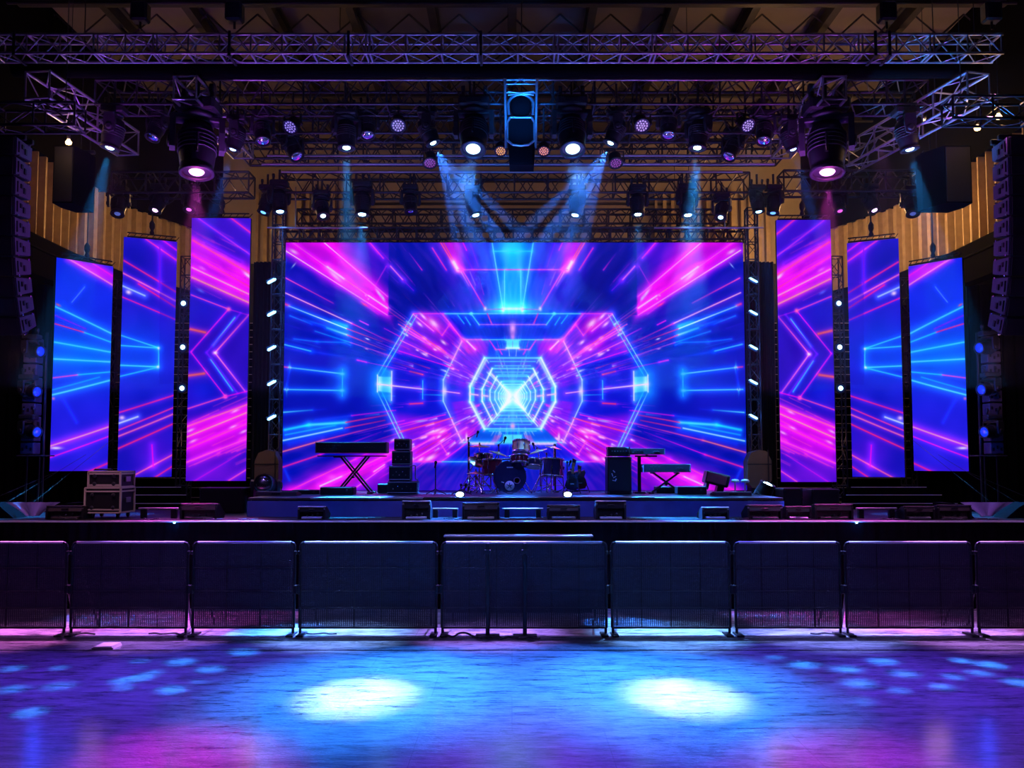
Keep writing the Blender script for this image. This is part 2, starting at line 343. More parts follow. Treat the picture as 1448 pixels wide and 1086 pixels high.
    c.blob(vx, vy, 16, 14, (0.65, 0.93, 1), 0.9); c.blob(vx, vy, 10, 9, (0.98, 0.98, 1), 1.0); L(709, 546, 741, 580, cW, 1.6, 4, .4, 1, .6, 1); L(741, 546, 709, 580, cW, 1.6, 4, .4, 1, .6, 1); L(711, 578, 725, 563, cW, 1.6, 4, .4, 1, .4, 1)
    c.blob(vx, vy, 3.5, 42, (0.5, 0.95, 1), 0.5); c.blob(vx, vy, 26, 3, (0.9, 0.95, 1), 0.4)
    # ring 1: twin cyan lines, white side
    L(589, 447, 539, 534, cC, 0.7, 3, 0.2, 0.5); L(539, 553, 585, 650, cC, 0.8, 3, 0.2, 0.6)
    L(584, 445, 629, 445, cM, 0.9, 4, 0.3, 0.3); L(629, 445, 725, 445, (0.05, 0.75, 1), 1.2, 6, 0.35, 0.5)
    c.blob(533, 545, 15, 30, (0.03, 0.5, 1), 0.8); c.poly([(535, 534), (553, 535), (553, 557), (535, 555)], (0.55, 0.92, 1), 0.95, 3); c.poly([(540, 520), (554, 527), (554, 572), (540, 562)], (0.05, 0.7, 1), 0.6, 6)
    L(534, 532, 534, 556, cW, 0.8, 3, 0.2, 0.8); L(554, 527, 554, 568, cW, 0.9, 4, 0.4, 0.6)
    L(534, 545, 598, 552, (1, 0.55, 0.85), 1.1, 4, 0.4, 0.8, 1.2, 0.9); L(598, 552, 627, 555, cP, 0.6, 2, 0.2, 0.2, 0.4, 0.3); L(598, 540, 598, 566, cC, 0.7, 4, 0.3, 0.3); L(627, 555, 650, 558, cP, 0.9, 4, 0.4, 0.8); L(665, 559, 676, 560.5, (1, .5, .8), 1.2, 3, 0.4, 0.8); L(682, 561, 690, 562, (1, .5, .8), 1.2, 3, 0.4, 0.8)
    c.blob(629, 555, 3, 8, cW, 0.8)
    L(580, 527, 598, 531.5, cR, 1.3, 4, 0.4, 0.3, 0.8, 1.1); L(580, 573, 598, 572, cR, 1.3, 4, 0.4, 0.2); L(578, 573, 560, 574, cM, 0.6, 2, 0.1, 0.1, 0.6, 0.1); L(505, 511, 518, 514, cM, 1.1, 3, 0.3, 0.2); L(518, 514, 580, 527, cM, 0.6, 2, 0.15, 0.1, 0.7, 0.5)
    # top left magenta beams
    L(400, 354, 547, 447, (1, 0.25, 0.9), 1.1, 5, 0.35, 0.75, 1.2, 0.8); L(411, 343, 460, 378, (1, 0.2, 0.9), 0.9, 4, 0.3, 0.3)
    L(461, 378, 486, 396, (1, 0.55, 0.95), 1.8, 6, 0.6, 0.9); c.blob(472, 391, 13, 3, (1, 0.75, 0.95), 0.85, 0.75)
    L(486, 396, 547, 438, (1, 0.15, 0.7), 1.1, 5, 0.35, 0.35); L(520, 419, 547, 437, (1, 0.5, 0.9), 1.2, 4, 0.4, 0.8)
    L(456, 343, 547, 420.5, (1, 0.3, 0.95), 1.0, 5, 0.3, 0.7, 1.2, 0.7); L(521, 343, 540.5, 365.5, cM, 1.1, 4, 0.35, 0.3); L(551, 377, 569, 397, (1, 0.2, 0.95), 1.2, 6, 0.5, 0.5); L(569, 397, 584, 412, cV, 0.8, 5, 0.3, 0)
    L(545, 377, 530, 404, cM, 0.7, 2, 0.15, 0.2, 0.7, 0.6); L(530, 404, 520, 415, cM, 0.7, 2, 0.15, 0.2, 0.6, 0.3)
    c.blob(413, 356, 7, 2.6, (1, 0.75, 1), 0.9, 0.5); c.blob(535, 416, 9, 2, (0.85, 0.8, 1), 0.9, 0.95); c.blob(541, 423, 5, 1.8, (0.85, 0.8, 1), 0.8, 1.1); c.blob(515, 432, 5, 1.6, (1, 0.3, 0.5), 0.9, 0.5); c.blob(413, 376, 5, 1, (0.7, 0.8, 1), 0.8, -0.9)
    for p in ((516, 419), (520, 424)): c.blob(*p, 1.5, 1.5, (1, 0.6, 0.9), 0.8)
    L(510, 428, 534, 446, cM, 0.8, 3, 0.2, 0.2, 0.8, 0.5)
    L(402, 394, 470, 430, (1, 0.12, 0.7), 1.0, 3.5, 0.25, 0.3, 1.1, 0.5); L(401, 415, 497, 459, (1, 0.25, 0.75), 1.1, 3.5, 0.3, 0.8); L(497, 459, 570, 494, (1, 0.1, 0.7), 0.8, 2.5, 0.2, 0.1, 1, 0.2)
    L(401, 431, 407, 433.5, cR, 2, 4, 0.4, 0.1); L(407, 434, 490, 466.5, (0.1, 0.65, 1), 1.2, 5, 0.5, 0.8, 0.8, 1.4); L(470, 456, 489, 463, (0.1, 0.8, 1), 3.2, 6, 0.4, 0.2, 0.4, 1); L(490, 466.5, 540, 485, cR, 0.9, 3, 0.2, 0.15, 1, 0.4)
    L(409, 448, 440, 460, (0.03, 0.5, 1), 1.0, 4, 0.3, 0.1, 1, 0.5); L(440, 460, 464, 466, cB, 1, 4, 0.3, 0, 0.8, 0.8); L(462, 465.5, 491, 475.5, (0.1, 0.75, 1), 1.8, 5, 0.6, 0.5, 0.6, 1.2); L(491, 475.5, 545, 497, cR, 0.9, 3, 0.2, 0.2, 1, 0.3)
    L(428, 454, 475, 466, (0.03, 0.4, 1), 0.9, 3, 0.3, 0, 0.4, 1); L(445, 470, 495, 486, (0.05, 0.6, 1), 0.9, 3, 0.3, 0.1, 0.7, 0.9); L(495, 486, 553, 505, cP, 0.6, 2, 0.15, 0.1, 0.8, 0.5); L(415, 481, 448, 485, (0.05, 0.5, 1), 0.8, 3, 0.25, 0); L(448, 485, 487, 486, (0.05, 0.5, 1), 0.8, 3, 0.25, 0); L(487, 486, 495, 490, (0.05, .5, 1), 0.8, 3, 0.25, 0)
    c.blob(519, 481, 3.5, 1, cW, 0.9, 0.4); c.blob(518, 495, 3, 1, (1, .6, .9), 0.8, 0.3)
    L(508, 455, 520, 461, cM, 0.9, 3, 0.2, 0.1); L(543, 466, 566, 478, cM, 0.9, 3, 0.25, 0.2, 0.5, 1)
    L(400, 488.5, 440, 498.5, (0.08, 0.7, 1), 1.1, 4, 0.35, 0.4); L(440, 498.5, 485, 506.5, cB, 0.8, 3, 0.3, 0.1, 1, 0.2)
    # side panel of the tunnel
    c.poly([(398, 505), (485, 507), (485, 524), (400, 515)], (0.13, 0.11, 0.80), 0.7, 8)
    L(400, 520.5, 409, 521.5, cR, 1, 3, 0.3, 0.2); L(409, 521.5, 485, 530.5, (0.08, 0.72, 1), 1.1, 5, 0.4, 0.5, 0.9, 1.1); L(400, 552.5, 485, 554, (0.08, 0.75, 1), 1.1, 5, 0.4, 0.4); L(484.5, 524, 484.5, 562, (0.08, 0.75, 1), 0.8, 7, 0.45, 0.3)
    for p in ((409.5, 521.5), (406, 552.5)): c.blob(*p, 2, 2, cW, 0.9); c.blob(*p, 1, 8, cC, 0.6)
    for p in ((484, 530.5), (484, 554)): c.blob(*p, 3, 2, (0.7, 1, 1), 1); c.blob(*p, 9, 9, (0.05, 0.6, 1), 0.6)
    L(409, 523, 406, 552, cB, 0.8, 2, 0.3, 0)
    # lower left beams
    L(399, 585, 443, 581.5, (0.08, 0.75, 1), 1.1, 4, 0.35, 0.4, 1.1, 0.4); L(443, 602 - 20, 462, 580, cB, 0.8, 3, 0.2, 0, .6, .2)
    L(404, 609.5, 438, 602.5, (0.03, 0.85, 1), 2.0, 5, 0.5, 0.15); L(438, 602.5, 490, 599, (0.03, 0.85, 1), 2.4, 6, 0.5, 0.35); L(405, 616.5, 475, 603, (0.03, 0.6, 1), 1.3, 4, 0.4, 0.1); L(399, 625, 485, 607, (0.06, 0.75, 1), 1.5, 5, 0.4, 0.8); L(411, 630, 492, 610, cB, 0.9, 4, 0.3, 0)
    L(490, 599, 548, 588.5, cR, 1.0, 3, 0.25, 0.2, 1, 0.6); L(489, 607, 545, 596, cR, 0.9, 3, 0.2, 0.2, 1, 0.6); L(448, 596, 498, 589.5, cB, 0.8, 3, 0.3, 0.1); L(498, 589.5, 560, 582, cM, 0.9, 3, 0.2, 0.1, 0.8, 0.6)
    L(398, 641, 458, 624, (1, 0.25, 0.45), 1.3, 4, 0.35, 0.4); L(458, 624, 555, 600, (1, 0.15, 0.65), 1.0, 3.5, 0.25, 0.3, 1, 0.5); L(398, 663, 455, 644, (1, 0.1, 0.65), 1.3, 4, 0.35, 0.1); L(455, 644, 540, 612, cM, 0.9, 4, 0.2, 0, 1, 0.3)
    L(413, 694, 505, 650, (1, 0.15, 0.8), 1.1, 4, 0.35, 0.2); L(505, 650, 560, 624, cM, 0.9, 4, 0.3, 0.1, 1, 0.5); L(455, 688, 486, 674, (1, 0.5, 0.95), 1.4, 5, 0.5, 0.9); L(486, 674, 560, 638, (1, 0.15, 0.85), 1.1, 5, 0.35, 0.3); L(500, 694, 545, 661, cM, 1.0, 4, 0.3, 0.5); L(530, 668, 545, 658, cP, 1.2, 3, 0.3, 0.8)
    c.blob(472, 676, 6, 4, (1, 0.5, 1), 0.5); c.blob(415, 694, 14, 8, (1, 0.05, 0.9), 0.7); L(405, 665, 412, 680, cB, 2, 3, 0.2, 0)
    # top centre beams
    L(621.5, 342, 645.5, 382, (1, 0.15, 0.5), 1.2, 5, 0.4, 0.3); L(625.5, 342, 648, 382, (1, 0.1, 0.45), 1.1, 4, 0.3, 0.3); L(641, 371, 647, 382, cW, 2.6, 6, 0.6, 1)
    L(610.5, 351, 630.5, 382.5, (1, 0.1, 0.8), 1.1, 4, 0.3, 0.2); L(577.5, 358, 595.8, 382.5, (0.9, 0.1, 0.8), 0.9, 3, 0.25, 0.1, 0.2, 1); L(654, 343, 659, 354, cM, 1, 4, 0.3, 0); L(665, 345, 676, 378, cV, 0.9, 4, 0.3, 0); L(654, 350, 668, 382, cV, 0.9, 4, 0.3, 0)
    L(647, 382, 725, 382, (1, 0.2, 0.8), 0.9, 3, 0.25, 0.2, 0.9, 1.1); L(653, 382, 686, 438, (0.95, 0.12, 0.85), 1.0, 4, 0.3, 0.25); L(651.5, 385, 663, 405, (1, 0.4, 0.9), 1.2, 4, 0.35, 0.4, 1, 0.5); L(664, 385, 672, 404, cV, 1.3, 4, 0.4, 0.3)
    L(695.5, 342, 711.5, 440, (0.25, 0.85, 1), 0.8, 3, 0.3, 0.4); L(697, 355.5, 725, 355.5, (0.1, 0.8, 1), 1, 5, 0.3, 0.3); L(713.5, 382, 713.5, 438, (0.3, 0.9, 1), 0.7, 3, 0.2, 0.2); L(711, 438, 725, 438, (0.7, 0.97, 1), 2.4, 7, 0.5, 0.8); L(688, 439, 711, 438.5, (0.7, 0.3, 0.9), 0.7, 3, 0.2, 0.2)
    for p in ((686, 438), (711.5, 440)): c.blob(*p, 2, 3, cW, 1)
    c.blob(666, 445, 2, 2, (0.5, 1, 1), 1); L(666, 445, 677.5, 461, (0.05, 0.75, 1), 1.1, 4, 0.3, 0.4); L(678, 460.5, 725, 460.5, (0.75, 0.3, 0.95), 0.8, 3, 0.3, 0.3)
    L(689, 445, 695, 459, (1, 0.15, 0.7), 1, 3, 0.2, 0.2); L(647, 447, 656, 459, cC, 0.7, 2, .2, .1); L(658, 450, 665, 461, cC, 0.7, 2, .2, .1)
    c.blob(725, 466, 4, 8, (1, 0.75, 0.95), 1); c.blob(725, 478, 3, 5, (1, 0.6, 0.9), 0.8); c.blob(725, 468, 10, 14, (1, 0.4, 0.85), 0.35)
    c.poly([(716, 482), (725, 482), (725, 495), (716, 495)], (0.4, 0.9, 1), 0.9, 3); L(715, 483, 725, 483, cC, 1, 3, .3, .5); L(716, 494, 725, 494, (.7, 1, 1), 1.6, 4, .4, .8); L(692, 483, 701, 496, cM, 1, 3, 0.2, 0.2); L(701, 496, 716, 496, (1, .3, .7), 0.9, 3, 0.2, 0.3); L(706, 496, 710, 503, cM, 0.8, 2, .2, .2)
    L(654, 482, 680, 482, cM, 1, 4, .3, .3); L(660, 484, 672, 496, (1, 0.6, 0.95), 1.3, 3, 0.3, 0.8); c.blob(660, 494, 9, 3, (1, 0.3, .9), 0.5, .8)
    # hot spots on the upper wall
    for bx, by, bl, bw, rt in ((598, 449, 7, 2, .8), (613, 459, 9, 4.4, .75), (600, 480, 4, 2, .6), (627, 486, 5, 2, .7), (620, 494, 5, 2.4, .5), (600, 503, 6, 1.6, .5), (615, 496, 3, 1.5, .5), (640, 523, 3, 1.5, .4), (590, 497, 2.5, 1.2, .4), (593, 460, 6, 2, .7)):
        c.blob(bx, by, bl, bw, (1, 0.8, 1), 0.95, rt)
    for bx, by, bl, bw, rt in ((609, 649, 9, 3.5, -.5), (596, 651, 5, 2.2, -.6), (598, 620, 4, 2, -.4), (602, 619, 3, 2, -.4), (618, 611, 8, 2.6, -.4), (626, 612, 6, 2, -.4), (621, 619, 3.5, 1.6, -.6), (626, 624, 5, 1.4, -.6), (634, 643, 3, 1.5, -.6), (662, 622, 4, 2, -.5), (669, 597, 3, 1.8, -.4), (660, 619, 1.6, 5, 0)):
        c.blob(bx, by, bl, bw, (1, 0.8, 1), 0.95, rt)
    L(563, 460, 645, 509, cP, 0.9, 3, 0.25, 0.3, 1, 0.5); L(573, 461, 630, 500, (1, 0.2, 0.6), 0.9, 3, 0.25, 0.3); L(571, 469, 640, 508, (1, 0.3, 0.8), 0.9, 3, 0.25, 0.3); L(636, 460, 660, 490, cM, 0.9, 3, 0.3, 0.2); L(584, 446, 613, 470, (1, 0.3, 0.95), 1.0, 3, 0.3, 0.5); L(626, 446, 654, 482, (1, 0.2, 0.9), 1.0, 3, 0.3, 0.3); L(636, 460, 625, 476, cP, 0.8, 3, .2, .2); L(625, 476, 613, 463, cP, .7, 2, .2, .1)
    L(566, 483, 640, 518, cP, 0.8, 3, 0.2, 0.3); L(564, 498, 640, 522, cM, 0.8, 3, 0.2, 0.1)
    L(580, 640, 650, 600, (1, 0.2, 0.85), 0.9, 3, 0.25, 0.3); L(584, 652, 660, 606, (1, 0.25, 0.9), 1, 3, 0.3, 0.4); L(578, 626, 630, 608, (1, 0.3, 0.8), 0.9, 3, 0.25, 0.3); L(566, 612, 640, 593, (1, 0.1, 0.5), 1.0, 3, 0.3, 0.3); L(562, 603, 630, 588, cM, 0.9, 3, 0.25, 0.2); L(626, 653, 662, 627, cM, 0.9, 3, 0.3, 0.2, 0.8, 1); L(622, 626, 634, 645, cP, .8, 3, .2, .2)
    c.blob(596, 597, 9, 1.5, (.6, .7, 1), 0.8, -.1)
    L(556, 654, 582, 654, cM, 1.2, 4, 0.3, 0.2); L(582, 654, 626, 654, cM, 1.3, 5, 0.4, 0.3); L(626, 654, 725, 654, (0.05, 0.7, 1), 1.1, 5, 0.35, 0.4); L(664, 629, 725, 629, (0.1, 0.6, 1), 0.8, 3, 0.3, 0.3); L(668, 629, 698, 629, (1, 0.6, 0.9), 1.6, 4, 0.4, 0.7)
    c.poly([(712, 616), (725, 616), (725, 628), (711, 628)], (0.35, 0.9, 0.98), 0.95, 3); c.poly([(700, 617), (709, 617), (702, 627), (694, 627)], (1, 0.4, 0.8), 0.5, 4); c.blob(725, 604, 3, 4, (1, .7, .9), .9); c.blob(725, 660, 12, 9, (0.1, .6, 1), .5)
    c.c += noise(xs, ys, 3, 0.05)[..., None] * np.array((0.05, 0.02, 0.05)) + noise(ang * 9, r * .6, 8, 0.16)[..., None] * np.array((0.12, 0.02, 0.03)) * ((np.abs(ang) > 12) & (r > 70))[..., None]; c.c *= 1 + 0.02 * np.sin(ys * 3.1)[..., None]
    return c.rgb()

def panel_content(k, x, y):
    """k = 1 outer, 2 middle, 3 inner; x, y on the left-hand panel"""
    if k == 1:
        t = sm((y - 380) / 290.0); c = Canvas(x, y, (0.04, 0.18, 0.93)); L = c.line
        c.mixin(t * 0.7, (0.22, 0.10, 0.88)); c.blob(110, 505, 90, 40, (0.02, 0.42, 1), 0.85); c.mixin(sm((650 - y) / -30) * 0.7, (0.35, 0.08, 0.85)); c.blob(135, 380, 40, 14, (0.6, 0.1, 0.95), 0.7, 0.4)
        c.poly([(95, 360), (170, 390), (165, 404), (92, 368)], (0.85, 0.05, 0.95), 0.6, 14)
        L(95, 366, 162, 405, (1, 0.2, 0.75), 1.3, 5, 0.5, 0.6); L(130, 373, 162, 392, cM, 1, 4, 0.3, 0.1); L(76, 434, 160, 473.5, (0.05, 0.8, 1), 1.5, 6, 0.4, 0.35); L(77, 459, 118, 471, cR, 1, 3, 0.25, 0.1); L(118, 471, 158, 485, cC, 1, 3, 0.3, 0.1)
        L(77, 447, 120, 466, cV, 1, 3, 0.3, 0); L(76, 485, 158, 499, (0.05, 0.8, 1), 1.4, 5, 0.4, 0.3); L(76, 509, 157, 512.5, (0.05, 0.8, 1), 1.4, 5, 0.4, 0.4); L(74, 536, 110, 531, cP, 0.9, 3, 0.25, 0.1); L(110, 531, 157, 526.5, cC, 1, 3, 0.3, 0.1); L(74, 560, 157, 538, (0.05, 0.85, 1), 1.5, 6, 0.4, 0.4); L(74, 553, 140, 534, cC, 1, 4, 0.25, 0, .7, .7)
        L(72, 632, 156, 603, (1, 0.15, 0.7), 1.5, 7, 0.7, 0.7); L(72, 648, 154, 617, cM, 1, 4, 0.3, 0.1); L(122, 668, 156, 653, (1, 0.1, 0.6), 1.4, 4, 0.4, 0.1); c.blob(80, 634.5, 8, 2, cW, 0.9); c.blob(76, 565, 2, 2, (1, .5, .7), .8); c.blob(81, 432, 4, 1.6, (1, .4, .5), .8, .5)
        L(88, 430, 100, 442, cB, .8, 3, .3, .1); L(100, 428, 118, 406, (0.3, .5, 1), .8, 3, .2, .1); L(88, 563, 108, 598, cB, .8, 3, .25, .1)
    elif k == 2:
        c = Canvas(x, y, (0.14, 0.10, 0.82)); L = c.line; c.blob(190, 500, 60, 50, (0.02, 0.30, 1), 0.9); c.blob(190, 365, 26, 26, (0.05, 0.08, 0.72), 0.8); c.blob(235, 350, 20, 30, (0.4, 0.05, 0.85), 0.7); c.blob(240, 410, 20, 50, (0.3, 0.06, 0.85), 0.6); c.blob(215, 640, 40, 30, (0.33, 0.07, 0.85), 0.7); c.blob(172, 640, 20, 30, (0.05, 0.08, 0.7), 0.6)
        L(205, 338, 250, 370, (1, 0.1, 0.8), 1.3, 5, 0.4, 0.2); L(229, 340, 250, 355.5, cM, 1.1, 4, 0.3, 0.1); L(174, 368, 249, 415, (1, 0.08, 0.55), 1.3, 4, 0.35, 0.15); L(173, 386, 249, 428, (1, 0.15, 0.7), 1.4, 4, 0.4, 0.5); L(195, 402, 249, 437, (1, 0.08, 0.6), 1.3, 4, 0.35, 0.1); L(172, 404, 204, 419, (0.5, 0.7, 1), 1.4, 5, 0.5, 0.6); L(172, 420, 248, 454, (1, 0.08, 0.65), 1.0, 3, 0.3, 0.1)
        c.blob(181, 413.5, 4, 3, (1, 0.85, 1), 0.95, .4); L(170, 474.5, 225, 494, (0.05, 0.75, 1), 1.0, 4, 0.3, 0.3); L(169, 489, 225, 494, (0.05, 0.8, 1), 1.0, 4, 0.3, 0.3); L(224, 494, 224, 520.5, (0.05, .75, 1), 0.9, 6, 0.4, 0.3); L(169, 517, 223, 520.5, (0.05, 0.85, 1), 1.2, 5, 0.4, 0.4); L(169, 533, 223, 521, cC, 1.0, 3, 0.3, 0.2)
        for p in ((224, 494), (223, 520.5)): c.blob(*p, 2, 2, cW, 0.9)
        c.mixin(0.35 * ((x > 225) & (y > 400) & (y < 545)), (0.1, 0.08, 0.8)); L(225, 350, 225, 410, cV, 1.2, 4, 0.4, 0)
        L(168, 584, 246, 561, (1, 0.08, 0.6), 1.2, 4, 0.35, 0.15); L(168, 608.5, 245, 578.5, (1, 0.1, 0.6), 1.1, 3, 0.3, 0.2); L(167, 617.5, 245, 587.5, (1, 0.15, 0.65), 1.5, 4, 0.4, 0.45); L(167, 634.5, 244, 601.5, (1, 0.08, 0.5), 1.4, 4, 0.35, 0.15); L(168, 599, 195, 590, (0.6, 0.7, 1), 1.6, 5, 0.5, 0.8); c.blob(173, 591, 4, 3, (1, .8, 1), 0.9); L(184, 675, 244, 644.5, (1, 0.15, 0.6), 1.4, 5, 0.4, 0.4); L(220, 675, 244, 660.5, (1, 0.1, 0.55), 1.2, 4, 0.35, 0.1); L(215, 630, 217, 660, cM, 1, 6, 0.35, 0)
    else:
        c = Canvas(x, y, (0.20, 0.06, 0.80)); L = c.line; c.blob(310, 320, 60, 30, (0.28, 0.08, 0.85), 0.8); c.poly([(262, 330), (360, 390), (360, 436), (262, 395)], (0.80, 0.03, 0.93), 0.85, 26); c.blob(340, 395, 24, 22, (0.95, 0.05, 0.95), 0.8); c.blob(285, 440, 30, 26, (0.06, 0.12, 0.85), 0.85); c.blob(290, 550, 30, 24, (0.06, 0.14, 0.88), 0.8); c.blob(335, 500, 22, 44, (0.18, 0.06, 0.75), 0.8)
        c.poly([(262, 600), (360, 570), (360, 630), (262, 662)], (0.88, 0.03, 0.93), 0.85, 24); c.blob(300, 670, 60, 24, (0.48, 0.08, 0.88), 0.85)
        L(324, 307, 356, 331.5, (1, 0.1, 0.7), 1.4, 4, 0.4, 0.15); L(280, 309, 353, 361, (0.75, 0.15, 0.95), 1.1, 4, 0.3, 0.1); L(272, 340, 354, 389, (1, 0.2, 0.6), 1.8, 6, 0.5, 0.15); L(271, 361, 354, 408, (1, 0.1, 0.7), 1.4, 4, 0.4, 0.15); L(271, 379, 354, 419, (1, 0.25, 0.7), 1.5, 5, 0.5, 0.7); L(271, 393, 354, 431, (1, 0.4, 0.5), 1.5, 5, 0.5, 0.5); L(290, 345, 340, 372, cV, 1.5, 5, .4, 0)
        c.blob(350, 391, 8, 2.4, cW, 0.9, 0.7); c.blob(285, 380, 6, 2, (1, .5, 1), .7, .5); c.blob(342, 417, 4, 1.6, cP, 0.9, .4); c.blob(283, 412, 6, 2.2, (0.4, 0.5, 1), .7, .5)
        L(270, 418, 323, 439, (1, 0.2, 0.75), 0.9, 3, 0.3, 0.2); L(323, 439, 352, 448, cM, .7, 2, .2, 0, .6, .4); L(323, 439, 270, 499, cM, 0.9, 3, 0.25, 0.1); L(270, 499, 319, 562.5, cM, 0.9, 3, 0.25, 0.1); c.blob(323, 439, 3, 3, (1, .4, .7), 1); c.blob(319, 562.5, 3, 3, (1, .4, .7), 1)
        L(269, 466.5, 290, 471.5, (1, 0.3, 0.3), 2.0, 5, 0.6, 0.2); L(267, 532, 289, 529.5, (1, 0.3, 0.3), 2.0, 5, 0.6, 0.2); L(352, 447, 304, 500.5, (1, 0.25, 0.8), 1.1, 4, 0.4, 0.3, .7, 1.2); L(304, 500.5, 347, 556, (1, 0.25, 0.85), 1.1, 4, 0.4, 0.4, 1.2, .8); c.blob(304.5, 500.5, 3, 2, cW, 1)
        L(332, 451, 301, 490, (0.1, 0.7, 1), 1.0, 3, 0.4, 0.4); L(298, 510, 329, 554, (0.1, 0.7, 1), 1.0, 3, 0.4, 0.3); L(340, 445, 292, 500, cV, .7, 2, .3, 0); L(292, 500, 336, 558, cV, .7, 2, .3, 0)
        L(266, 578.5, 319, 562.5, (1, 0.2, 0.7), 1.0, 3, 0.3, 0.2); L(319, 562.5, 352, 555, cM, .8, 3, .2, 0); L(265, 603.5, 352, 573.5, (1, 0.2, 0.6), 1.5, 5, 0.5, 0.4); L(265, 618, 352, 584.5, (1, 0.3, 0.55), 1.4, 5, 0.5, 0.6); L(264, 635, 352, 600, (1, 0.15, 0.8), 1.3, 5, 0.4, 0.2); L(264, 653.5, 350, 622, cP, 1.0, 3, 0.3, 0.2); L(324, 680, 352, 663.5, (1, .15, .8), 1.2, 4, .3, .3); L(275, 680, 340, 643, cM, .9, 4, .25, .1, .6, .5)
        for p in ((270, 609), (330, 605), (345, 612), (274, 624), (333, 583)): c.blob(*p, 6, 1.8, (1, .8, 1), .8, -.4)
        radial_n = np.random.RandomState(9)
        for _ in range(26):
            yy = 575 + radial_n.rand() * 95; xx = 262 + radial_n.rand() * 80; ll = 15 + radial_n.rand() * 35; L(xx, yy, xx + ll, yy - ll * .42, cP, .9, 3, .15, .1, .2 + .5 * radial_n.rand(), .5)
            yy = 318 + radial_n.rand() * 90; xx = 262 + radial_n.rand() * 70; L(xx, yy, xx + ll, yy + ll * .5, cP, .9, 3, .15, .1, .1 + .35 * radial_n.rand(), .3)
    c.c += noise(x, y, 4 + k, 0.07)[..., None] * np.array((0.04, 0.02, 0.05)); c.c *= 1 + 0.02 * np.sin(y * 3.1)[..., None]
    return c.rgb()

def screen_mat(name, strength):
    m = bpy.data.materials.new(name); m.use_nodes = True; nt = m.node_tree; b = nt.nodes['Principled BSDF']
    b.inputs['Base Color'].default_value = (0.01, 0.01, 0.01, 1); b.inputs['Roughness'].default_value = 0.6; b.inputs['Specular IOR Level'].default_value = 0.1
    a = nt.nodes.new('ShaderNodeVertexColor'); a.layer_name = 'video'
    nt.links.new(a.outputs['Color'], b.inputs['Emission Color']); b.inputs['Emission Strength'].default_value = strength
    return m
SCREEN = screen_mat('led_video_wall', 1.0)

def led_screen(name, label, corners, nx, ny, fn, px, thick=0.09, group=None, tiles=(8, 5)):
    """corners TL TR BR BL in the hall; px = the same corners in the graphic's units"""
    TL, TR, BR, BL = [Vector(c) for c in corners]
    u, v = np.meshgrid(np.linspace(0, 1, nx), np.linspace(0, 1, ny)); u = u.ravel(); v = v.ravel()
    def bil(c):
        c = [np.array(k, float) for k in c]
        return (c[0][None] * ((1 - u) * (1 - v))[:, None] + c[1][None] * (u * (1 - v))[:, None] + c[2][None] * (u * v)[:, None] + c[3][None] * ((1 - u) * v)[:, None])
    co = bil([TL, TR, BR, BL]); p = bil(px); col = fn(p[:, 0], p[:, 1])
    c0 = (TL + BR + TR + BL) / 4
    i = np.arange((nx - 1) * (ny - 1)); r_, q = np.divmod(i, nx - 1); a = r_ * nx + q
    faces = np.stack([a, a + nx, a + nx + 1, a + 1], 1)
    me = bpy.data.meshes.new('video_surface'); me.vertices.add(len(co)); me.vertices.foreach_set('co', (co - np.array(c0)).ravel().astype('f'))
    me.loops.add(len(faces) * 4); me.loops.foreach_set('vertex_index', faces.ravel().astype('i'))
    me.polygons.add(len(faces)); me.polygons.foreach_set('loop_start', (np.arange(len(faces)) * 4).astype('i')); me.update()
    at = me.color_attributes.new('video', 'FLOAT_COLOR', 'POINT'); at.data.foreach_set('color', np.concatenate([col, np.ones((len(col), 1))], 1).ravel().astype('f'))
    t = thing(name, label, 'screen', c0, group=group)
    put('video_surface', me, SCREEN, t)
    n = (TR - TL).cross(BL - TL).normalized()
    if n.y < 0: n = -n
    b = MB(); q = [TL, TR, BR, BL]; q = [k - c0 for k in q]
    f = [k + n * 0.004 for k in q]; g = [k + n * thick for k in q]
    b.add(f + g, [(0, 1, 2, 3), (4, 5, 6, 7), (0, 1, 5, 4), (1, 2, 6, 5), (2, 3, 7, 6), (3, 0, 4, 7)])
    put('cabinet_frame', b, M['mplastic'], t)
    return t, n

Ys = 17.5
mc = [P(402, 343, Ys), P(1050, 343, Ys), P(1057, 694, Ys), P(398, 694, Ys)]
xl = (mc[0].x + mc[3].x) / 2; xr = (mc[1].x + mc[2].x) / 2; zt, zb = mc[0].z, 1.605
led_screen('main_video_screen', 'huge rectangular video wall glowing with a blue and magenta light tunnel behind the drums', [(xl, Ys, zt), (xr, Ys, zt), (xr, Ys, zb), (xl, Ys, zb)], 860, 465, main_content, [(400, 343), (1053.5, 343), (1053.5, 694), (400, 694)])
Lp = {1: ((78, 364), (160, 377), (152, 665), (72, 667), 16.55, 17.35), 2: ((174, 334), (250, 343), (243, 675), (167, 674), 16.9, 17.3), 3: ((270, 308), (354, 309), (348, 681), (264, 679), 17.0, 17.02)}
Rp = {1: ((1283, 378), (1359, 363), (1371, 665), (1294, 667), 17.35, 16.55), 2: ((1197, 344), (1269, 337), (1281, 675), (1206, 674), 17.3, 16.9), 3: ((1097, 311), (1172, 311), (1185, 682), (1105, 681), 17.02, 17.0)}
names = {1: 'outermost', 2: 'middle', 3: 'innermost'}
look = {1: 'blue with cyan rays', 2: 'violet with pink lines', 3: 'magenta with a pink chevron'}
PANEL = {}
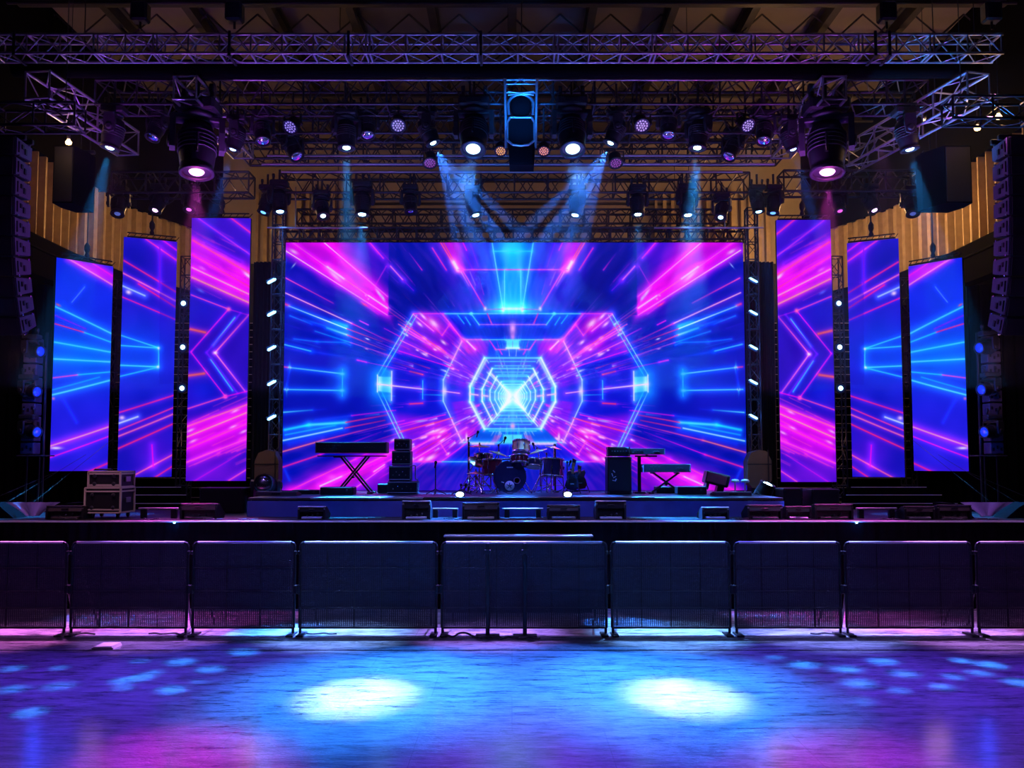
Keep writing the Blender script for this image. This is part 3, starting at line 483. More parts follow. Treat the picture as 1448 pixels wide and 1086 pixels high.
for side, D in (('left', Lp), ('right', Rp)):
    for k, (a, b, c_, d, Yl, Yr) in D.items():
        pa, pb, pc, pd = P(*a, Yl), P(*b, Yr), P(*c_, Yr), P(*d, Yl)
        x0 = (pa.x + pd.x) / 2; x1 = (pb.x + pc.x) / 2; ztp = (pa.z + pb.z) / 2; zbt = (pc.z + pd.z) / 2
        if side == 'left': q = [a, b, c_, d]; fn = (lambda k: lambda x, y: panel_content(k, x, y))(k)
        else:
            m = Lp[k][:4]; q = [m[1], m[0], m[3], m[2]]; fn = (lambda k: lambda x, y: panel_content(k, x, y))(k)
        PANEL[(side, k)] = (x0, x1, Yl, Yr, zbt, ztp)
        led_screen('side_video_panel', f'{names[k]} tall video panel at {side}, {look[k]}', [(x0, Yl, ztp), (x1, Yr, ztp), (x1, Yr, zbt), (x0, Yl, zbt)], 110, 420, fn, q, 0.08, group='tall side video panels')
# ------------------------------------------------------------------ floor, stage, walls, ceiling
def floor_mat(name, dark=1.0, tile=1.5):
    m = bpy.data.materials.new(name); m.use_nodes = True; nt = m.node_tree; b = nt.nodes['Principled BSDF']; N = nt.nodes.new; Lk = nt.links.new
    tc = N('ShaderNodeTexCoord'); mp = N('ShaderNodeMapping'); mp.inputs['Scale'].default_value = (1.0, 5.0, 1); Lk(tc.outputs['Object'], mp.inputs[0])
    n1 = N('ShaderNodeTexNoise'); n1.inputs['Scale'].default_value = 1.6; n1.inputs['Detail'].default_value = 8; n1.inputs['Roughness'].default_value = 0.7; Lk(mp.outputs[0], n1.inputs['Vector'])
    n2 = N('ShaderNodeTexNoise'); n2.inputs['Scale'].default_value = 26; n2.inputs['Detail'].default_value = 5; Lk(mp.outputs[0], n2.inputs['Vector'])
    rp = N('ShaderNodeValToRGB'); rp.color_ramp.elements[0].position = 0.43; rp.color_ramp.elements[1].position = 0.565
    rp.color_ramp.elements[0].color = (0.03 * dark, 0.03 * dark, 0.04 * dark, 1); rp.color_ramp.elements[1].color = (0.30 * dark, 0.29 * dark, 0.32 * dark, 1); n4 = N('ShaderNodeTexNoise'); n4.inputs['Scale'].default_value = 5; n4.inputs['Detail'].default_value = 6; n4.inputs['Roughness'].default_value = 0.75; Lk(mp.outputs[0], n4.inputs['Vector']); av = N('ShaderNodeMix'); av.inputs[0].default_value = 0.5; Lk(n1.outputs['Fac'], av.inputs[2]); Lk(n4.outputs['Fac'], av.inputs[3]); Lk(av.outputs[0], rp.inputs[0])  # mottled grain, contrast raised so base colour mimics ragged specular streaks
    bk = N('ShaderNodeTexBrick'); bk.inputs['Scale'].default_value = 1.0; bk.inputs['Brick Width'].default_value = tile; bk.inputs['Row Height'].default_value = tile * .7; bk.inputs['Mortar Size'].default_value = 0.004; bk.offset = 0.5
    bk.inputs['Color1'].default_value = (1, 1, 1, 1); bk.inputs['Color2'].default_value = (0.9, 0.9, 0.9, 1); bk.inputs['Mortar'].default_value = (0.55, 0.55, 0.55, 1); Lk(tc.outputs['Object'], bk.inputs['Vector'])
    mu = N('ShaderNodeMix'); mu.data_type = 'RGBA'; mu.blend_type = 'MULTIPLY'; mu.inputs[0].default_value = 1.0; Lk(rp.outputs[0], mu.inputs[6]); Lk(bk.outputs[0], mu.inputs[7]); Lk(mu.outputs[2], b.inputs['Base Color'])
    rr = N('ShaderNodeMapRange'); rr.inputs[3].default_value = 0.2; rr.inputs[4].default_value = 0.42; Lk(n1.outputs['Fac'], rr.inputs[0]); Lk(rr.outputs[0], b.inputs['Roughness'])
    # fine scuffs
    mp2 = N('ShaderNodeMapping'); mp2.inputs['Scale'].default_value = (14, 60, 1); mp2.inputs['Rotation'].default_value = (0, 0, 0.5); Lk(tc.outputs['Object'], mp2.inputs[0])
    n3 = N('ShaderNodeTexNoise'); n3.inputs['Scale'].default_value = 1.0; n3.inputs['Detail'].default_value = 3; n3.inputs['Distortion'].default_value = 1.5; Lk(mp2.outputs[0], n3.inputs['Vector'])
    ad = N('ShaderNodeMath'); ad.operation = 'ADD'; Lk(n2.outputs['Fac'], ad.inputs[0]); Lk(n3.outputs['Fac'], ad.inputs[1])
    bp = N('ShaderNodeBump'); bp.inputs['Strength'].default_value = 0.8; bp.inputs['Distance'].default_value = 0.02; Lk(ad.outputs[0], bp.inputs['Height']); Lk(bp.outputs[0], b.inputs['Normal'])
    b.inputs['Specular IOR Level'].default_value = 1.0; b.inputs['Coat IOR'].default_value = 1.7; b.inputs['Coat Weight'].default_value = 1.0; b.inputs['Coat Roughness'].default_value = 0.17
    return m
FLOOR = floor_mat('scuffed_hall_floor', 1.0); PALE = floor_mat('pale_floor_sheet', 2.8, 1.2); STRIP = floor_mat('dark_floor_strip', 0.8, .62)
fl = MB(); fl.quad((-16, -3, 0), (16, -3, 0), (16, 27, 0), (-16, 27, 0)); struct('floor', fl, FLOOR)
yb, yf = 11.09, 10.38
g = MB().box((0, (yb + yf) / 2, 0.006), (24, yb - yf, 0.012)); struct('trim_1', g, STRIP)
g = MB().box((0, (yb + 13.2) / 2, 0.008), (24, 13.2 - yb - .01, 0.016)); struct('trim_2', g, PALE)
# stage
SH = 1.30; SY = 13.2
st = thing('stage_platform', 'long black raised stage with a pale metal front edge behind the crowd fence', 'stage', (0, SY, 0))
st['kind'] = 'structure'
put('deck', MB().box((0, 3.2, SH - 0.06), (20.4, 6.4, 0.12)), M['deck'], st)
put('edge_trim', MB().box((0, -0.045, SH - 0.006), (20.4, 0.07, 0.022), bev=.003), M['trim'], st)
sk = MB(); pr = []
n = 420
for i in range(n + 1):
    x = -10.2 + 20.4 * i / n; pr.append((x, -0.03 + 0.022 * math.sin(i * 1.9) + 0.012 * math.sin(i * .63)))
sk.add([(x, y, SH - .018) for x, y in pr] + [(x, y, 0.01) for x, y in pr], [(i, i + 1, n + 2 + i, n + 1 + i) for i in range(n)], True)
put('front_skirt', sk, M['black'], st)
# step at the middle of the stage front
s = thing('access_step', 'thin pale-edged step in front of the middle of the black stage skirt', 'step', (X(733, 12.8), 12.9, 0))
sw = (838 - 628) / F * 12.8; sz = Z(757, 12.8)
put('tread', MB().box((0, 0, sz - .012), (sw, 0.24, 0.024), bev=.004), M['alu'], s)
put('box_body', MB().box((0, 0.02, (sz - .03) / 2), (sw - .06, 0.2, sz - .03)), M['drape'], s)
# riser
RY = 14.2; RZ = 1.60
x0, x1 = X(352, RY), X(1106, RY)
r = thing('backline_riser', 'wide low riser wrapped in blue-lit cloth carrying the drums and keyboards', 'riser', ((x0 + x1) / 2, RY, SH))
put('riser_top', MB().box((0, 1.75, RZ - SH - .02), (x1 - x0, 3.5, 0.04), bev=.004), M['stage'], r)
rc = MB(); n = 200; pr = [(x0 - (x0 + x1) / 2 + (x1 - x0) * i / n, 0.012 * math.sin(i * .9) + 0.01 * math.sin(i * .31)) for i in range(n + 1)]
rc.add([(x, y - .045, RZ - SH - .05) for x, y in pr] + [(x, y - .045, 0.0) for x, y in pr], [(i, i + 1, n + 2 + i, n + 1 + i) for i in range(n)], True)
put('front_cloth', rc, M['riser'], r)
for a, b_ in ((440, 598), (600, 925)):
    put('edge_strip', MB().box(((X(a, RY - .02) + X(b_, RY - .02)) / 2 - (x0 + x1) / 2, -.03, RZ - SH - .005), (X(b_, RY) - X(a, RY), 0.03, 0.035), bev=.005), M['alu'] if a == 440 else M['plastic'], r)

# side walls of ribbed timber, plaster back wall, dark lower walls, ceiling
WZ = 6.95
def ribbed(pts, z0, z1, pitch=0.34, depth=0.16):
    mb = MB()
    for (xa, ya), (xb, yb_) in zip(pts[:-1], pts[1:]):
        a = Vector((xa, ya, 0)); b_ = Vector((xb, yb_, 0)); d = b_ - a; L = d.length; d /= L; nn = Vector((d.y, -d.x, 0))
        if nn.dot(Vector((0, 14, 0)) - a) < 0: nn = -nn
        k = max(1, int(L / pitch)); an = math.atan2(d.y, d.x)
        mb.add([a + Vector((0, 0, z0)), b_ + Vector((0, 0, z0)), b_ + Vector((0, 0, z1)), a + Vector((0, 0, z1))], [(0, 1, 2, 3)])
        for i in range(k):
            c = a + d * (L * (i + .5) / k) + nn * depth / 2; ww = pitch * rnd.choice((.12, .16, .22, .4)); mb.box((c.x, c.y, (z0 + z1) / 2), (ww, depth, z1 - z0), (0, 0, an))
    return mb
for sgn, nm in ((-1, 'left'), (1, 'right')):
    pts = [(sgn * 10.2, 16.5), (sgn * 10.25, 20), (sgn * 10.0, 22.6), (sgn * 9.2, 24.6), (sgn * 8.9, 26.0)]
    struct('wall_' + nm, ribbed(pts, WZ, 8.75), M['ribs'])
    g = MB()
    for (xa, ya), (xb, yb_) in zip(pts[:-1], pts[1:]): g.quad((xa - sgn * .25, ya, 8.7), (xb - sgn * .25, yb_, 8.7), (xb - sgn * .25, yb_, 12.1), (xa - sgn * .25, ya, 12.1))
    struct('wall_upper_' + nm, g, M['black'])
    g = MB(); g.add([(sgn * 10.4, -1, 0), (sgn * 10.4, 26.5, 0), (sgn * 10.4, 26.5, WZ), (sgn * 10.4, -1, WZ)], [(0, 1, 2, 3)]); struct('wall_lower_' + nm, g, M['dark'])
    # sill curving under the ribs
    g = MB()
    for (xa, ya), (xb, yb_) in zip(pts[:-1], pts[1:]):
        a = Vector((xa - sgn * .2, ya, WZ - .05)); b_ = Vector((xb - sgn * .2, yb_, WZ - .05)); g.tube(a, b_, 0.05, 6); g.tube(a + Vector((-sgn * .15, 0, -.3)), b_ + Vector((-sgn * .15, 0, -.3)), 0.03, 6)
        mid = (a + b_) / 2; an = math.atan2(b_.y - a.y, b_.x - a.x); g.box((mid.x, mid.y, WZ - .5), ((b_ - a).length + .2, .3, .8), (0, 0, an))
    struct('trim_3' if sgn < 0 else 'trim_4', g, M['black'])
bw = MB(); bw.quad((-10.5, 26, 7.9), (10.5, 26, 7.9), (10.5, 26, 12.2), (-10.5, 26, 12.2)); struct('wall_back', bw, M['wallp'])
g = MB()
g.add([(-10.5, 25.4, 0), (10.5, 25.4, 0), (10.5, 25.4, 7.9), (-10.5, 25.4, 7.9), (-10.5, 26, 7.9), (10.5, 26, 7.9)], [(0, 1, 2, 3), (3, 2, 5, 4)])
struct('wall_lower_back', g, M['dark'])
rb = MB()
for a, b_ in ((352, 520), (925, 1098)):   # ribs on the back wall beside the screen
    xa, xb = X(a, 25.8), X(b_, 25.8); k = int((xb - xa) / .24)
    for i in range(k):
        if rnd.random() < .85: rb.box((xa + (xb - xa) * (i + .5) / k, 25.85, 8.9), (.24 * rnd.choice((.3, .45, .55)), .2, 2.4 + .5 * rnd.random()))
struct('trim_5', rb, M['ribs'])
g = MB()
for i, z in enumerate((8.1, 8.32, 8.5, 9.05, 9.8, 10.5)): g.box((0, 25.85, z), (9.6, .12, .05 + .03 * (i % 2)))
struct('trim_6', g, M['beam'])
# seating terrace under the wall: dark treads behind the side panels
for sgn in (-1, 1):
    xc = sgn * 7.1; t = thing('seating_terrace', 'dark stepped terrace with pale nosings behind the %s side panels' % ('left' if sgn < 0 else 'right'), 'terrace', (xc, 19.6, 0), group='stepped terraces')
    for i in range(22):
        z = 1.40 + i * .21
        g = MB().box((0, i * .17, z - .04), (5.4, .24, .05)); g.box((0, i * .17 + .1, z - .13), (5.4, .02, .2)); put('tread', g, M['black'], t)
        put('nosing', MB().box((0, i * .17 - .125, z - .018), (5.4, .015, .014)), M['card'], t)
    lamp('POINT', (sgn * 6.2, 18.2, 2.6), 9, (1, .45, .4), radius=.2, name='terrace_fill', vol=0)  # added warm fill, no fixture, brings out the nosings
for sgn, nm, wa, wb in ((-1, 'left', 100, 272), (1, 'right', 1188, 1352)):
    Yq = 16.3; xa, xb = X(wa, Yq), X(wb, Yq); t = thing('stage_steps', f'dark steps with thin pale nosings behind the {nm} end of the stage', 'steps', ((xa + xb) / 2, Yq, 1.3), group='steps in the wings')
    for i, py in enumerate((711, 699, 688)):
        yy = i * .22; z = Z(py, Yq + yy) - 1.3; w_ = (xb - xa) - .36 * i
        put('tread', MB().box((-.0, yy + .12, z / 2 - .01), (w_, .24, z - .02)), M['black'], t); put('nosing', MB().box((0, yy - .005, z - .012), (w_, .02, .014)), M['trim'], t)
    lamp('POINT', ((xa + xb) / 2 + sgn * .3, 15.7, 2.6), 5, (1, .42, .5), radius=.2, name='step_fill')  # added pinkish fill for the steps, no fixture
# ceiling
g = MB(); g.quad((-12, 8, 12), (12, 8, 12), (12, 27, 12), (-12, 27, 12)); struct('ceiling', g, M['ceil'])
for i, xx in enumerate(np.linspace(-10.2, 10.2, 13)):
    g = MB(); g.box((xx, 18, 11.62), (0.16, 17, 0.06)); g.box((xx, 18, 11.94), (0.2, 17, 0.06)); g.box((xx, 18, 11.78), (0.05, 17, 0.3))
    o = put('ceiling_rafter', g, M['beam']); o['kind'] = 'structure'
for i, yy in enumerate((15.9, 17.3, 18.7, 20.2, 21.8, 23.4, 25.0)):
    g = MB(); g.box((0, yy, 11.4), (22, .1, .12)); g.tube((-11, yy - .4, 11.2), (11, yy - .4, 11.2), .035, 6)
    for k in range(20):
        x = -10.5 + k * 1.1; g.tube((x, yy, 11.4), (x + .55, yy, 11.9), .02, 4); g.tube((x + .55, yy, 11.9), (x + 1.1, yy, 11.4), .02, 4)
    o = put('ceiling_beam', g, M['beam']); o['kind'] = 'structure'
# ------------------------------------------------------------------ trusses
def truss(label, p0, p1, a=0.29, b=None, r=0.024, rb=0.011, pitch=None, m='alu', group=None, joints=True, name='box_truss', diag=True, hang=False):
    """box truss from p0 to p1; a = height, b = depth"""
    p0 = Vector(p0); p1 = Vector(p1); b = b or a; d = (p1 - p0); L = d.length; d /= L
    up = Vector((0, 0, 1)) if abs(d.z) < .9 else Vector((0, 1, 0)); sd = d.cross(up).normalized(); up = sd.cross(d).normalized()
    t = thing(name, label, 'truss', p0, group=group); mt = M[m] if isinstance(m, str) else m
    cs = [up * (i * a / 2) + sd * (j * b / 2) for i, j in ((1, 1), (1, -1), (-1, -1), (-1, 1))]
    for c in cs: put('chord', MB().tube(c, c + d * L, r, 8), mt, t)
    k = max(2, round(L / (pitch or a * 1.25))); lat = MB()
    for i in range(k):
        s0 = d * (L * i / k); s1 = d * (L * (i + 1) / k); sm_ = (s0 + s1) / 2
        for q in range(4):
            c0, c1 = cs[q], cs[(q + 1) % 4]
            if diag:
                if i % 2: c0, c1 = c1, c0
                lat.tube(c0 + s0, c1 + s1, rb, 5, caps=False)
            else:
                lat.tube(c0 + s0, c1 + sm_, rb, 5, caps=False); lat.tube(c1 + sm_, c0 + s1, rb, 5, caps=False)
        kk = max(1, round(L / (a * 1.7)))
    for i in range(kk + 1):
        s0 = d * (L * i / kk)
        for q in range(4): lat.tube(cs[q] + s0, cs[(q + 1) % 4] + s0, rb * 1.5, 5, caps=False)
    put('lattice', lat, mt, t)
    if hang:
        for u in (.12, .88): put('lifting_chain', MB().tube(d * L * u + up * (a / 2), d * L * u + Vector((0, 0, 11.99 - p0.z)), .008, 5), M['dalu'], t)
    return t
# front truss (double verticals at the joints)
Yt = 13.0; zt_ = (Z(48.5, Yt) + Z(75, Yt)) / 2; at = Z(48.5, Yt) - Z(75, Yt)
segs = [-60, 135, 219, 490, 520, 678, 787, 925, 1065, 1217, 1318, 1419]
t = thing('spanning_truss', 'long silver box truss spanning the whole rig in front, purple lit', 'truss', (0, Yt, zt_))
bt = .31
for zz in (at / 2, -at / 2):
    for yy in (0, bt): put('chord', MB().tube((X(-60, Yt, 62), yy, zz), (X(1419, Yt, 62), yy, zz), .021, 8), M['alu'], t)
for a_, b_ in zip(segs[:-1], segs[1:]):
    xa, xb = X(a_, Yt, 62) + .03, X(b_, Yt, 62) - .03; k = max(1, round((xb - xa) / .5)); g = MB()
    for i in range(k):
        u0 = xa + (xb - xa) * i / k; u1 = xa + (xb - xa) * (i + 1) / k; um = (u0 + u1) / 2
        for yy in (0, bt):
            g.tube((u0, yy, -at / 2), (um, yy, at / 2), .011, 6, caps=False); g.tube((um, yy, at / 2), (u1, yy, -at / 2), .011, 6, caps=False)
            g.tube((u0, yy, -at / 2), (u0, yy, at / 2), .014, 6)
        for zz in (-at / 2, at / 2):
            g.tube((u0, 0, zz), (u0, bt, zz), .018, 6); g.tube((u0, 0, zz), (um, bt, zz), .009, 5); g.tube((um, bt, zz), (u1, 0, zz), .009, 5)
    for yy in (0, bt): g.tube((xb, yy, -at / 2), (xb, yy, at / 2), .016, 6)
    for zz in (-at / 2, at / 2): g.tube((xb, 0, zz), (xb, bt, zz), .018, 6)
    put('lattice_section', g, M['alu'], t)
for px in (21, 325, 493, 680, 1237, 1257): put('black_strap', MB().box((X(px, Yt, 62), -.03, -.01), (.04, .014, at + .1)).box((X(px, Yt, 62), bt / 2 - .02, -at / 2 - .05), (.04, bt + .06, .014)), M['drape'], t)
# rolled black border cloth under and behind it
o = put('rolled_border_cloth', MB().lathe([(0.001, 0), (.13, .02), (.15, 3), (.13, 7), (.15, 11), (.14, 15.4), (0.001, 15.5)], (X(-60, Yt, 98) + .4, 13.75, Z(98, 13.75)), (1, 0, 0), 14), M['black'])
tag(o, 'rolled black border cloth lashed behind and under the front truss', 'cloth')
# chain hoists above the front truss
for px in (200, 1252, 1400, 333):
    t = thing('chain_hoist', 'black chain hoist above the front truss near %s' % {200: 'its left third', 1252: 'its right third', 1400: 'its right end', 333: 'the left strap'}[px], 'hoist', (X(px, 13.2, 40), 13.15, Z(40, 13.2)), group='chain hoists above the front truss')
    put('hoist_body', MB().box((0, 0, .22), (.26, .2, .3), bev=.03), M['steel'], t); put('chain', MB().tube((0, 0, .3), (0, 0, 11.2 - t.location.z), .012, 5), M['dalu'], t); put('hook', MB().tube((0, 0, -.04), (0, 0, .1), .02, 6), M['steel'], t)
# wing trusses running back
truss('purple-lit box truss running back from the left end of the front truss', (-7.35, 13.35, 8.0), (-7.05, 15.9, 8.0), .42, .4, group='wing trusses', m='alu')
truss('purple-lit box truss running back above the left magenta spotlight', (-5.12, 13.5, 8.02), (-5.05, 16.3, 8.05), .36, .36, group='wing trusses', m='alu')
truss('purple-lit box truss running back above the right magenta spotlight', (5.05, 13.5, 8.02), (5.05, 16.3, 8.05), .36, .36, group='wing trusses', m='alu')
truss('box truss running back toward the warm lamps from the right end of the front truss', (7.25, 13.4, 8.0), (6.4, 17.2, 8.0), .42, .4, group='wing trusses', m='alu')
truss('short box truss holding the left loudspeaker column', (-8.4, 13.1, 7.38), (-6.55, 13.1, 7.38), .34, .34, m='dalu', group='loudspeaker trusses', hang=True)
truss('short box truss holding the right loudspeaker column', (6.6, 13.1, 7.48), (8.4, 13.1, 7.48), .34, .34, m='dalu', group='loudspeaker trusses', hang=True)
# cross trusses of the rig, front to back
def span(label, pxa, pxb, ytop, ybot, Y, m='dalu', depth=.5, **kw):
    z1, z0 = Z(ytop, Y), Z(ybot, Y); zc = (z0 + z1) / 2
    return truss(label, (X(pxa, Y, ytop), Y + depth / 2, zc), (X(pxb, Y, ytop), Y + depth / 2, zc), z1 - z0, depth, .024, .012, m=m, group='dark cross trusses of the rig', diag=False, **kw)
span('dark cross truss just behind the rolled black cloth, first of the rig', 135, 1312, 113, 147, 14.5)
span('dark cross truss above the row of unlit lamps, second of the rig', 330, 1118, 156, 188, 15.4, depth=.45)
span('dark cross truss with the pale lower pipes behind the big blue spotlights', 345, 1105, 200, 224, 16.4, depth=.4)
span('dark cross truss above the lower row of spotlights, over the main screen', 395, 1060, 244, 272, 17.0, depth=.45)
span('dark truss over the two left side panels', 158, 352, 243, 272, 16.8, depth=.4)
span('dark truss over the two right side panels', 1108, 1300, 241, 270, 16.8, depth=.4)
span('slim dark header truss resting along the top of the main screen', 396, 1056, 322, 338, 17.65, depth=.3, hang=True)
span('rear dark cross truss near the back wall', 420, 1030, 296, 316, 18.4, depth=.4, hang=True)
# pipes
def pipe(label, pxa, pxb, py, Y, r=.024, m='alu', drop=0):
    o = put('lighting_pipe', MB().tube((X(pxa, Y, py), Y, Z(py, Y)), (X(pxb, Y, py), Y, Z(py, Y)), r, 8), M[m]) if not drop else put('lighting_pipe', MB().tube((X(pxa, Y, py), Y, Z(py, Y)), (X(pxb, Y, py), Y, Z(py, Y)), r, 8).tube((X(pxa + drop, Y, py), Y, Z(py, Y)), (X(pxa + drop, Y + .15, py), Y + .1, Z(262, Y)), .012, 6), M[m]); tag(o, label, 'pipe', 'horizontal pipes in the rig')
pipe('upper pale pipe of the close pair behind the big blue spotlights', 378, 1090, 220, 15.9)
pipe('lower pale pipe of the close pair behind the big blue spotlights', 370, 1095, 232, 15.95)
pipe('pale pipe just above the heads of the second row', 398, 1050, 243, 16.7)
pipe('thin pipe just under the front truss', 330, 1120, 113, 14.3, .016)
pipe('bent-looking short pipe above the main screen corner at left', 378, 520, 322, 17.0, .018, drop=40)
pipe('short pipe above the main screen corner at right', 925, 1080, 322, 17.0, .018, drop=100)
# towers beside the main screen
for nm, px, sg in (('left', 388, 1), ('right', 1069, -1)):
    xx = X(px, 17.3)
    truss(f'upright slim truss tower between the {nm} side panels and the main screen', (xx, 17.35, 1.31), (xx, 17.35, 7.2), .2, .2, .018, .008, m='dalu', group='screen towers', name='truss_tower')
for nm, px, Y in (('left', 260, 17.7), ('right', 1187, 17.7), ('left', 163, 17.9), ('right', 1285, 17.9)):
    inner = px in (260, 1187)
    truss(f"slender upright tower seen in the {'inner' if inner else 'outer'} gap of the {nm} side panels", (X(px, Y), Y, 1.31), (X(px, Y), Y, 6.3 if inner else 5.9), .22, .22, .016, .008, m='dalu', group='panel towers', name='truss_tower')
# black drapes closing the stage behind
for nm, xa, xb in (('left', 354, 402), ('right', 1052, 1100)):
    g = MB(); n = 40; a_, b_ = X(xa, 18.1), X(xb, 18.1)
    vs = [(a_ + (b_ - a_) * i / n, 18.1 + .05 * math.sin(i * 1.3), z) for z in (1.3, 6.3) for i in range(n + 1)]
    g.add(vs, [(i, i + 1, n + 2 + i, n + 1 + i) for i in range(n)], True); o = put('black_drape', g, M['drape']); tag(o, f'black drape hanging behind the truss tower {nm} of the main screen', 'drape', 'black drapes')
for nm, sg in (('left', -1), ('right', 1)):
    g = MB(); n = 90
    vs = [(sg * (6.75 + 3.6 * i / n) , 16.4 + (.9 if i < 8 else .0) * (8 - i) / 8 + .06 * math.sin(i * 1.1) - .9 * i / n, z) for z in (1.3, 5.2) for i in range(n + 1)]
    vs = [(sg * (8.1 + 2.2 * i / n), 18.0 - 2.2 * i / n + .05 * math.sin(i * 1.1), z) for z in (1.3, 5.6) for i in range(n + 1)]
    g.add(vs, [(i, i + 1, n + 2 + i, n + 1 + i) for i in range(n)], True); o = put('wing_drape', g, M['black']); tag(o, f'black wing drape closing the {nm} edge of the stage behind the loudspeakers', 'drape', 'black wing drapes')

# ------------------------------------------------------------------ crowd fence
def fence_mesh_mat():
    m = bpy.data.materials.new('woven_fence_mesh'); m.use_nodes = True; nt = m.node_tree; b = nt.nodes['Principled BSDF']; N = nt.nodes.new; Lk = nt.links.new
    b.inputs['Base Color'].default_value = (0.05, 0.05, 0.075, 1); b.inputs['Metallic'].default_value = 0.5; b.inputs['Roughness'].default_value = 0.42
    tc = N('ShaderNodeTexCoord'); sp = N('ShaderNodeSeparateXYZ'); Lk(tc.outputs['Object'], sp.inputs[0])
    def wires(o, pitch, duty):
        a = N('ShaderNodeMath'); a.operation = 'DIVIDE'; a.inputs[1].default_value = pitch; Lk(o, a.inputs[0])
        f = N('ShaderNodeMath'); f.operation = 'FRACT'; Lk(a.outputs[0], f.inputs[0]); g_ = N('ShaderNodeMath'); g_.operation = 'LESS_THAN'; g_.inputs[1].default_value = duty; Lk(f.outputs[0], g_.inputs[0]); return g_.outputs[0]
    mxx = N('ShaderNodeMath'); mxx.operation = 'MAXIMUM'; Lk(wires(sp.outputs[0], .024, .66), mxx.inputs[0]); Lk(wires(sp.outputs[2], .0145, .72), mxx.inputs[1])
    nz = N('ShaderNodeTexNoise'); nz.inputs['Scale'].default_value = 70; Lk(tc.outputs['Object'], nz.inputs['Vector'])
    bp = N('ShaderNodeBump'); bp.inputs['Strength'].default_value = 1.0; bp.inputs['Distance'].default_value = .02; Lk(nz.outputs['Fac'], bp.inputs['Height']); Lk(bp.outputs[0], b.inputs['Normal'])
    tr = N('ShaderNodeBsdfTransparent'); ms = N('ShaderNodeMixShader'); Lk(mxx.outputs[0], ms.inputs[0]); Lk(tr.outputs[0], ms.inputs[1]); Lk(b.outputs[0], ms.inputs[2])
    Lk(ms.outputs[0], nt.nodes['Material Output'].inputs['Surface']); return m
FM = fence_mesh_mat(); FY = 11.2; FT = Z(767, FY); FB = Z(887.5, FY)
jx = [-70, 103, 273, 423, 622, 860, 1033, 1188, 1372, 1545]
fl_ = ['at the far left edge', 'second from the left edge', 'fourth from the left edge, longer than the third', 'just left of the wide middle panel', 'wide middle one with cables at its foot', 'just right of the wide middle panel', 'second to the right of the middle panel', 'second from the right edge, below the side panels', 'at the far right edge']
fl_[1] = 'behind the flat pale cover on the floor'; fl_[2] = 'third from the left edge'
for i in range(9):
    xa, xb = X(jx[i], FY) + .035, X(jx[i + 1], FY) - .035; w_ = xb - xa; xc = (xa + xb) / 2
    t = thing('crowd_barrier', 'black mesh crowd barrier panel, ' + fl_[i], 'barrier', (xc, FY, 0.016), group='crowd barrier panels'); z0, z1 = FB - .016, FT - .016; h = w_ / 2; rr = .05
    g = MB(); g.path([(-h, 0, z0), (-h, 0, z1 - rr), (-h + rr * .3, 0, z1 - rr * .3), (-h + rr, 0, z1)], .017, 8); g.path([(h, 0, z0), (h, 0, z1 - rr), (h - rr * .3, 0, z1 - rr * .3), (h - rr, 0, z1)], .017, 8); g.tube((-h, 0, z0), (h, 0, z0), .014, 8)
    put('frame', g, M['steel'], t)
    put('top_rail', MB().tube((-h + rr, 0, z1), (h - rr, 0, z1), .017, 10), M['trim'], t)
    put('mesh_infill', MB().quad((-h, 0, z0), (h, 0, z0), (h, 0, z1), (-h, 0, z1)), FM, t)
    g = MB(); gv = MB()
    for zz in (z0 + (z1 - z0) * .235, z0 + (z1 - z0) * .43, z0 + (z1 - z0) * .70): g.tube((-h, -.012, zz), (h, -.012, zz), .0065, 5)
    k = max(3, round(w_ / .37))
    for q in range(1, k): gv.tube((-h + w_ * q / k, -.006, z0), (-h + w_ * q / k, -.006, z1), .0055, 5)
    put('stiffener_bars', g, M['dalu'], t); put('upright_bars', gv, M['steel'], t)
    for s_ in (-1, 1):
        put('foot', MB().tube((s_ * (h - .01), 0, z0), (s_ * (h - .01), 0, .03), .018, 8).box((s_ * (h - .03), -.0, .012), (.09, .26, .022), bev=.006), M['steel'], t)
        put('clamp', MB().box((s_ * (h + .012), -.012, z0 + (z1 - z0) * .45), (.045, .06, .11), bev=.008), M['steel'], t)
        put('clamp', MB().box((s_ * (h + .01), -.012, z0 + (z1 - z0) * .88), (.035, .05, .05), bev=.008), M['steel'], t)
    for s_ in (-1, 1): put('back_brace', MB().tube((s_ * (h - .06), .02, z1 * .8), (s_ * (h - .12), .5, .03), .014, 6), M['steel'], t)
for px, lab in ((690, 'left'), (742, 'right')):
    t = thing('barrier_post', f'thick black upright post on the middle crowd barrier, {lab} one of the pair', 'post', (X(px, FY - .04), FY - .055, 0.012), group='posts on the middle barrier')
    put('upright', MB().box((0, 0, FT / 2), (.05, .03, FT - .03), bev=.006), M['steel'], t); put('base_plate', MB().box((0, 0, .012), (.3, .16, .022), bev=.006), M['steel'], t); put('bracket', MB().box((0, -.02, FT - .12), (.08, .02, .05), bev=.005), M['dalu'], t)
def cable(label, pts, r=.012, group='loose cables', m='cable', name='cable'):
    # smooth the points
    q = [Vector(p) for p in pts]
    for _ in range(2):
        n_ = [q[0]]
        for a, b_ in zip(q[:-1], q[1:]): n_ += [a * .75 + b_ * .25, a * .25 + b_ * .75]
        q = n_ + [q[-1]]
    o = put(name, MB().path(q, r, 6), M[m]); tag(o, label, 'cable', group); return o
